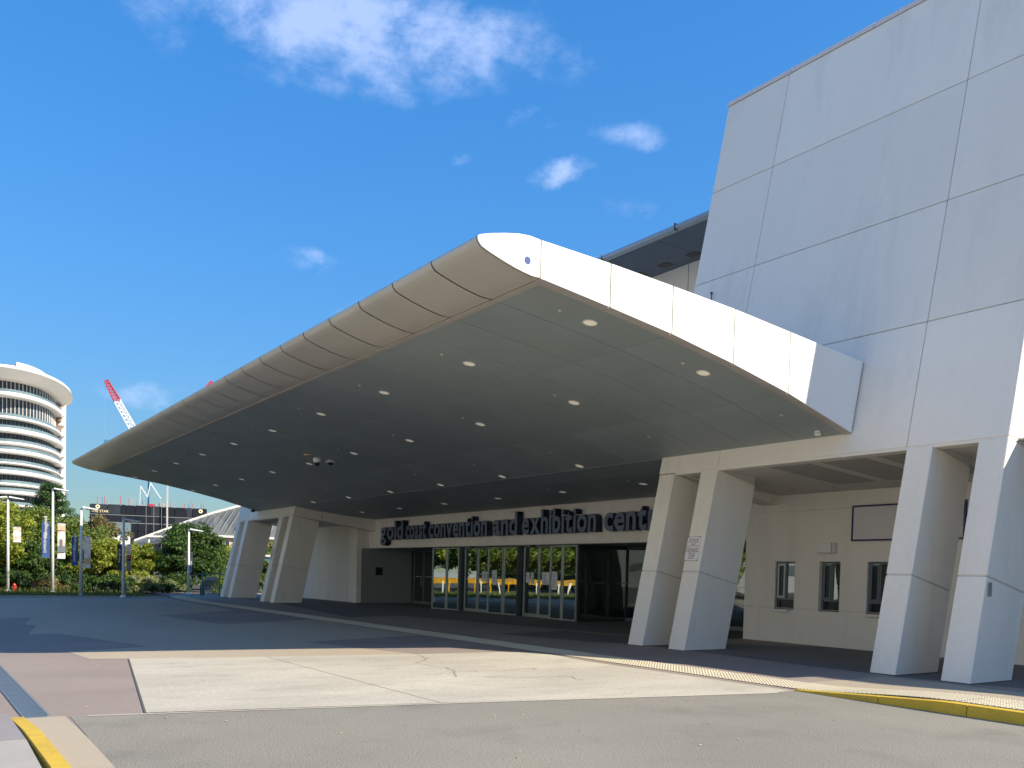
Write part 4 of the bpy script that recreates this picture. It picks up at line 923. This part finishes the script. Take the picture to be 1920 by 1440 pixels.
ht = thing('dark_hotel', 'long dark unfinished hotel block with sign and steel rods on top', 'building', (-292.89, 64.93, 0), R(77.5))
B(-16.9, 16.8, .2, 12, 0, 19.6).build('body', M['hotel'], ht)
xs_ = [-16.9, -12.0, -8.2, -6.8, -4.2, .2, 3.4, 4.0, 7.2, 10.6, 12.4, 16.8]
rng = random.Random(3)
for a, b in zip(xs_, xs_[1:]):
    for z0, z1 in ((17.0, 19.75), (14.6, 16.5), (12.0, 14.2), (8, 11.6)):
        B(a+.12, b-.12, .02+rng.uniform(0, .1), .25, z0, z1+rng.uniform(-.15, .15)).build('facade_panel', M[rng.choice(['hotel', 'hotel2', 'hotel'])], ht)
B(-16.8, 16.7, .0, .15, 14.25, 14.5).build('pale_band', M['hotelband'], ht); B(-16.8, 16.7, .05, .15, 16.6, 16.8).build('pale_band', M['hotelband'], ht)
me = text_mesh('THE STAR', 1.1, .05, 'CENTER', 0); me.transform(Matrix.Rotation(R(90), 4, 'X')); me.materials.append(M['gold']); link('sign_lettering', me, ht, (-14.1, -.1, 17.25))
for xx in (-14.7, 14.9):
    o = MB().lathe([(.25, 0), (.28, .05), (.62, .05), (.66, 0)], n=8).build('sign_emblem', M['gold'], ht); o.location = (xx, -.05, 18.95); o.rotation_euler.x = R(90)
for k_ in range(30):
    xx = rng.uniform(-15.5, 16.3); hh = rng.uniform(.8, 3.4); mt = rng.choice(['craneG', 'craneR', 'hotelband', 'craneB', 'craneG'])
    B(xx-.08, xx+.08, 2, 2.16, 19.5, 19.6+hh).build('steel_rod', M[mt], ht)
for k_ in range(3): B(-3.2+k_*2.9, -1.4+k_*2.9, 1, 4, 19.5, 20.2+.4*k_).build('formwork', M['craneR' if k_ == 1 else 'craneG'], ht)
for z in (3.5, 6): B(-16.9, -5.5, -3, .2, z, z+1.0).build('podium_slab', M['trimw'], ht)
def lattice(mb, p0, p1, w0, w1, n, r_, upv=(0, 0, 1), chord=1.5):
    p0, p1 = Vector(p0), Vector(p1); d = (p1-p0).normalized(); a = d.cross(Vector(upv)).normalized(); b = a.cross(d).normalized(); pr = None
    for i in range(n+1):
        t_ = i/n; c = p0.lerp(p1, t_); w = w0+(w1-w0)*t_
        q = [c+a*w*s+b*w*u for s, u in ((-1, -1), (1, -1), (1, 1), (-1, 1))]
        for k_ in range(4): mb.tube(q[k_], q[(k_+1) % 4], r_, n=4, cap=False)
        if pr:
            for k_ in range(4): mb.tube(pr[k_], q[k_], r_*chord, n=4, cap=False); mb.tube(pr[k_], q[(k_+1) % 4], r_, n=4, cap=False)
        pr = q
    return mb
c1 = thing('tower_crane', 'luffing tower crane with blue mast and red tipped white jib', 'crane', (-303.64, 62.46, 0), R(78.38))
lattice(MB(), (4.3, 0, 0), (4.3, 0, 36), .85, .85, 20, .22).build('mast', M['craneB'], c1)
lattice(MB(), (4.3, 0, 36), (-5.04, 0, 52.93), 1.1, .9, 14, .13, (0, 1, 0), 2).build('jib', M['craneW'], c1)
lattice(MB(), (-5.04, 0, 52.93), (-8.3, 0, 59.0), .95, .5, 7, .12, (0, 1, 0), 2).build('jib_tip', M['craneR'], c1)
MB().tube((-8.44, 0, 59), (-8.44, 0, 40.6), .035, n=4).build('hoist_rope', M['craneG'], c1); B(-8.8, -7.6, -.3, .3, 39.6, 40.5).build('hook_block', M['craneB'], c1)
MB().tube((-5, 0, 53.6), (6, 0, 38.5), .04, n=4).build('luffing_rope', M['craneG'], c1); B(3.2, 7.5, -1, 1, 35.4, 37.2).build('machinery', M['craneW'], c1)
MB().tube((1.9, -1, 26.6), (4.0, -1, 23.2), .14, n=5).tube((4.0, -1, 23.2), (4.8, -1, 27.8), .14, n=5).tube((1.9, -1, 26.6), (1.7, -1, 19.0), .08, n=5).tube((4.8, -1, 27.8), (7.9, -1, 23.0), .14, n=5).build('concrete_boom', M['craneW'], c1)
c2 = thing('tower_crane', 'tower crane with white lattice mast right of the blue one', 'crane', (-291.71, 70.06, 0), R(76.5))
lattice(MB(), (-.2, -1.5, 0), (-.2, -1.5, 38), .95, .95, 20, .24).build('mast', M['craneW'], c2)
lattice(MB(), (-.2, -1.5, 38), (10.6, -1.5, 56.2), 1.0, .9, 15, .10, (0, 1, 0), 2).build('jib', M['craneW'], c2)
lattice(MB(), (10.6, -1.5, 56.2), (12.8, -1.5, 59.4), .9, .6, 4, .14, (0, 1, 0), 2).build('jib_tip', M['craneR'], c2); B(-3, 2, -2.5, -.5, 37.2, 39).build('machinery', M['craneR'], c2)
hs = thing('hoist_mast', 'grey scaffold hoist mast fixed to the dark hotel front', 'hoist', (-290.2, 64.2, 0), R(77.5))
for k_ in range(3): lattice(MB(), (-.9+k_*2.2, -1.4, 0), (-.9+k_*2.2, -1.4, 20.5), .55, .55, 18, .07).build('scaffold', M['craneG'], hs)
# arena with ribbed sloping roof
ar = thing('arena', 'low peach arena with grey ribbed sloping roof', 'building', (-135.3, 35.97, 0), R(75.11))
def rz_(x): return 5.25+(x+8.4)*.41
rp = [(-8.4, 5.14), (-.8, 8.4), (3.2, 10.0), (7.2, 11.3), (16, 13.0)]
ev = [(-8.4, 4.2), (-4, 5.2), (3, 6.25), (7, 6.2), (16, 6.2)]
mb = MB(); vs_ = [(x, 9, z) for x, z in rp]+[(x, 0, z) for x, z in ev]
n = len(rp); rf = mb.add(vs_, [(i, i+1, n+i+1, n+i) for i in range(n-1)]).build('roof', M['arenaroof'], ar, recalc=False)
mb2 = MB()
for i, x in enumerate([v*1.05-8 for v in range(22)]):
    z_t = interp(rp, min(15.9, x+3.0)); z_e = interp(ev, max(-8.39, x)); a = Vector((min(15.9, x+3.0), 8.95, z_t+.06)); b = Vector((x, 0, z_e+.06)); w = Vector((.07, 0, 0))
    MB().add([a-w, a+w, b+w, b-w], [(0, 1, 2, 3)]).build('roof_rib', M['arenarib'], rf, recalc=False)
mb = MB()
for (xa, za), (xb, zb) in zip(rp, rp[1:]): mb.hexa([(xa, 8.8, za-.1), (xb, 8.8, zb-.1), (xb, 9.4, zb-.1), (xa, 9.4, za-.1), (xa, 8.8, za+.28), (xb, 8.8, zb+.28), (xb, 9.4, zb+.28), (xa, 9.4, za+.28)])
mb.build('ridge_capping', M['trimw'], rf)
mb = MB()
for (xa, za), (xb, zb) in zip(ev, ev[1:]): mb.hexa([(xa, -.3, za-.3), (xb, -.3, zb-.3), (xb, .1, zb-.3), (xa, .1, za-.3), (xa, -.3, za+.02), (xb, -.3, zb+.02), (xb, .1, zb+.02), (xa, .1, za+.02)])
mb.build('eave_beam', M['trimw'], rf)
B(3, 16, .3, 8, 0, 6.0).build('wall', M['peach'], ar); B(-8.3, 2.98, .6, 8, 0, 4.0).build('wall', M['towergrey'], ar)
B(-6.2, .4, -2.6, .2, 5.55, 5.8).build('porch_roof', M['trimw'], ar)
for xx in (-5.8, -3.2, -.6): B(xx-.12, xx+.12, -2.3, -2.05, 0, 5.55).build('porch_post', M['trimw'], ar)
for xx in (3.6, 4.6): wn = B(xx, xx+.7, .2, .32, 4.3, 5.6).build('window', M['trimw'], ar); B(xx+.08, xx+.62, .17, .21, 4.4, 5.5).build('pane', M['towerglass'], wn)
wb = thing('white_low_building', 'low white flat roofed building behind the olive tree', 'building', (-157.48, 28.31, 0), R(79.81))
B(-5, 3.5, 0, 6, 0, 6.2).build('wall', M['concretewhite'], wb); B(-6, 1.2, -.3, 6.3, 6.3, 6.7).build('roof', M['concretewhite'], wb); B(1.3, 3.6, .4, 6, 6.21, 8.4).build('upper_storey', M['towerbal'], wb)
for xx in (-4.2, -2.6, -1.0): B(xx, xx+1.0, -.06, .05, 4.4, 5.6).build('window', M['towerglass'], wb)
# kiosk roof glimpsed through the far columns
ks = thing('kiosk', 'low teal roofed kiosk glimpsed through the far column gap', 'kiosk', (-58.5, 20.6, 0), R(70))
B(-1.6, 1.6, -1, 1, 2.28, 2.42).build('roof', M['trimw'], ks); B(-1.5, 1.5, -.9, .9, 2.02, 2.279).build('fascia', M['teal'], ks)
for sx_ in (-1.35, 1.35): B(sx_-.06, sx_+.06, -.8, -.68, 0, 2.02).build('post', M['steel'], ks)
B(-1.2, 1.2, -.5, .5, 0, .5).build('steps', M['teal'], ks)
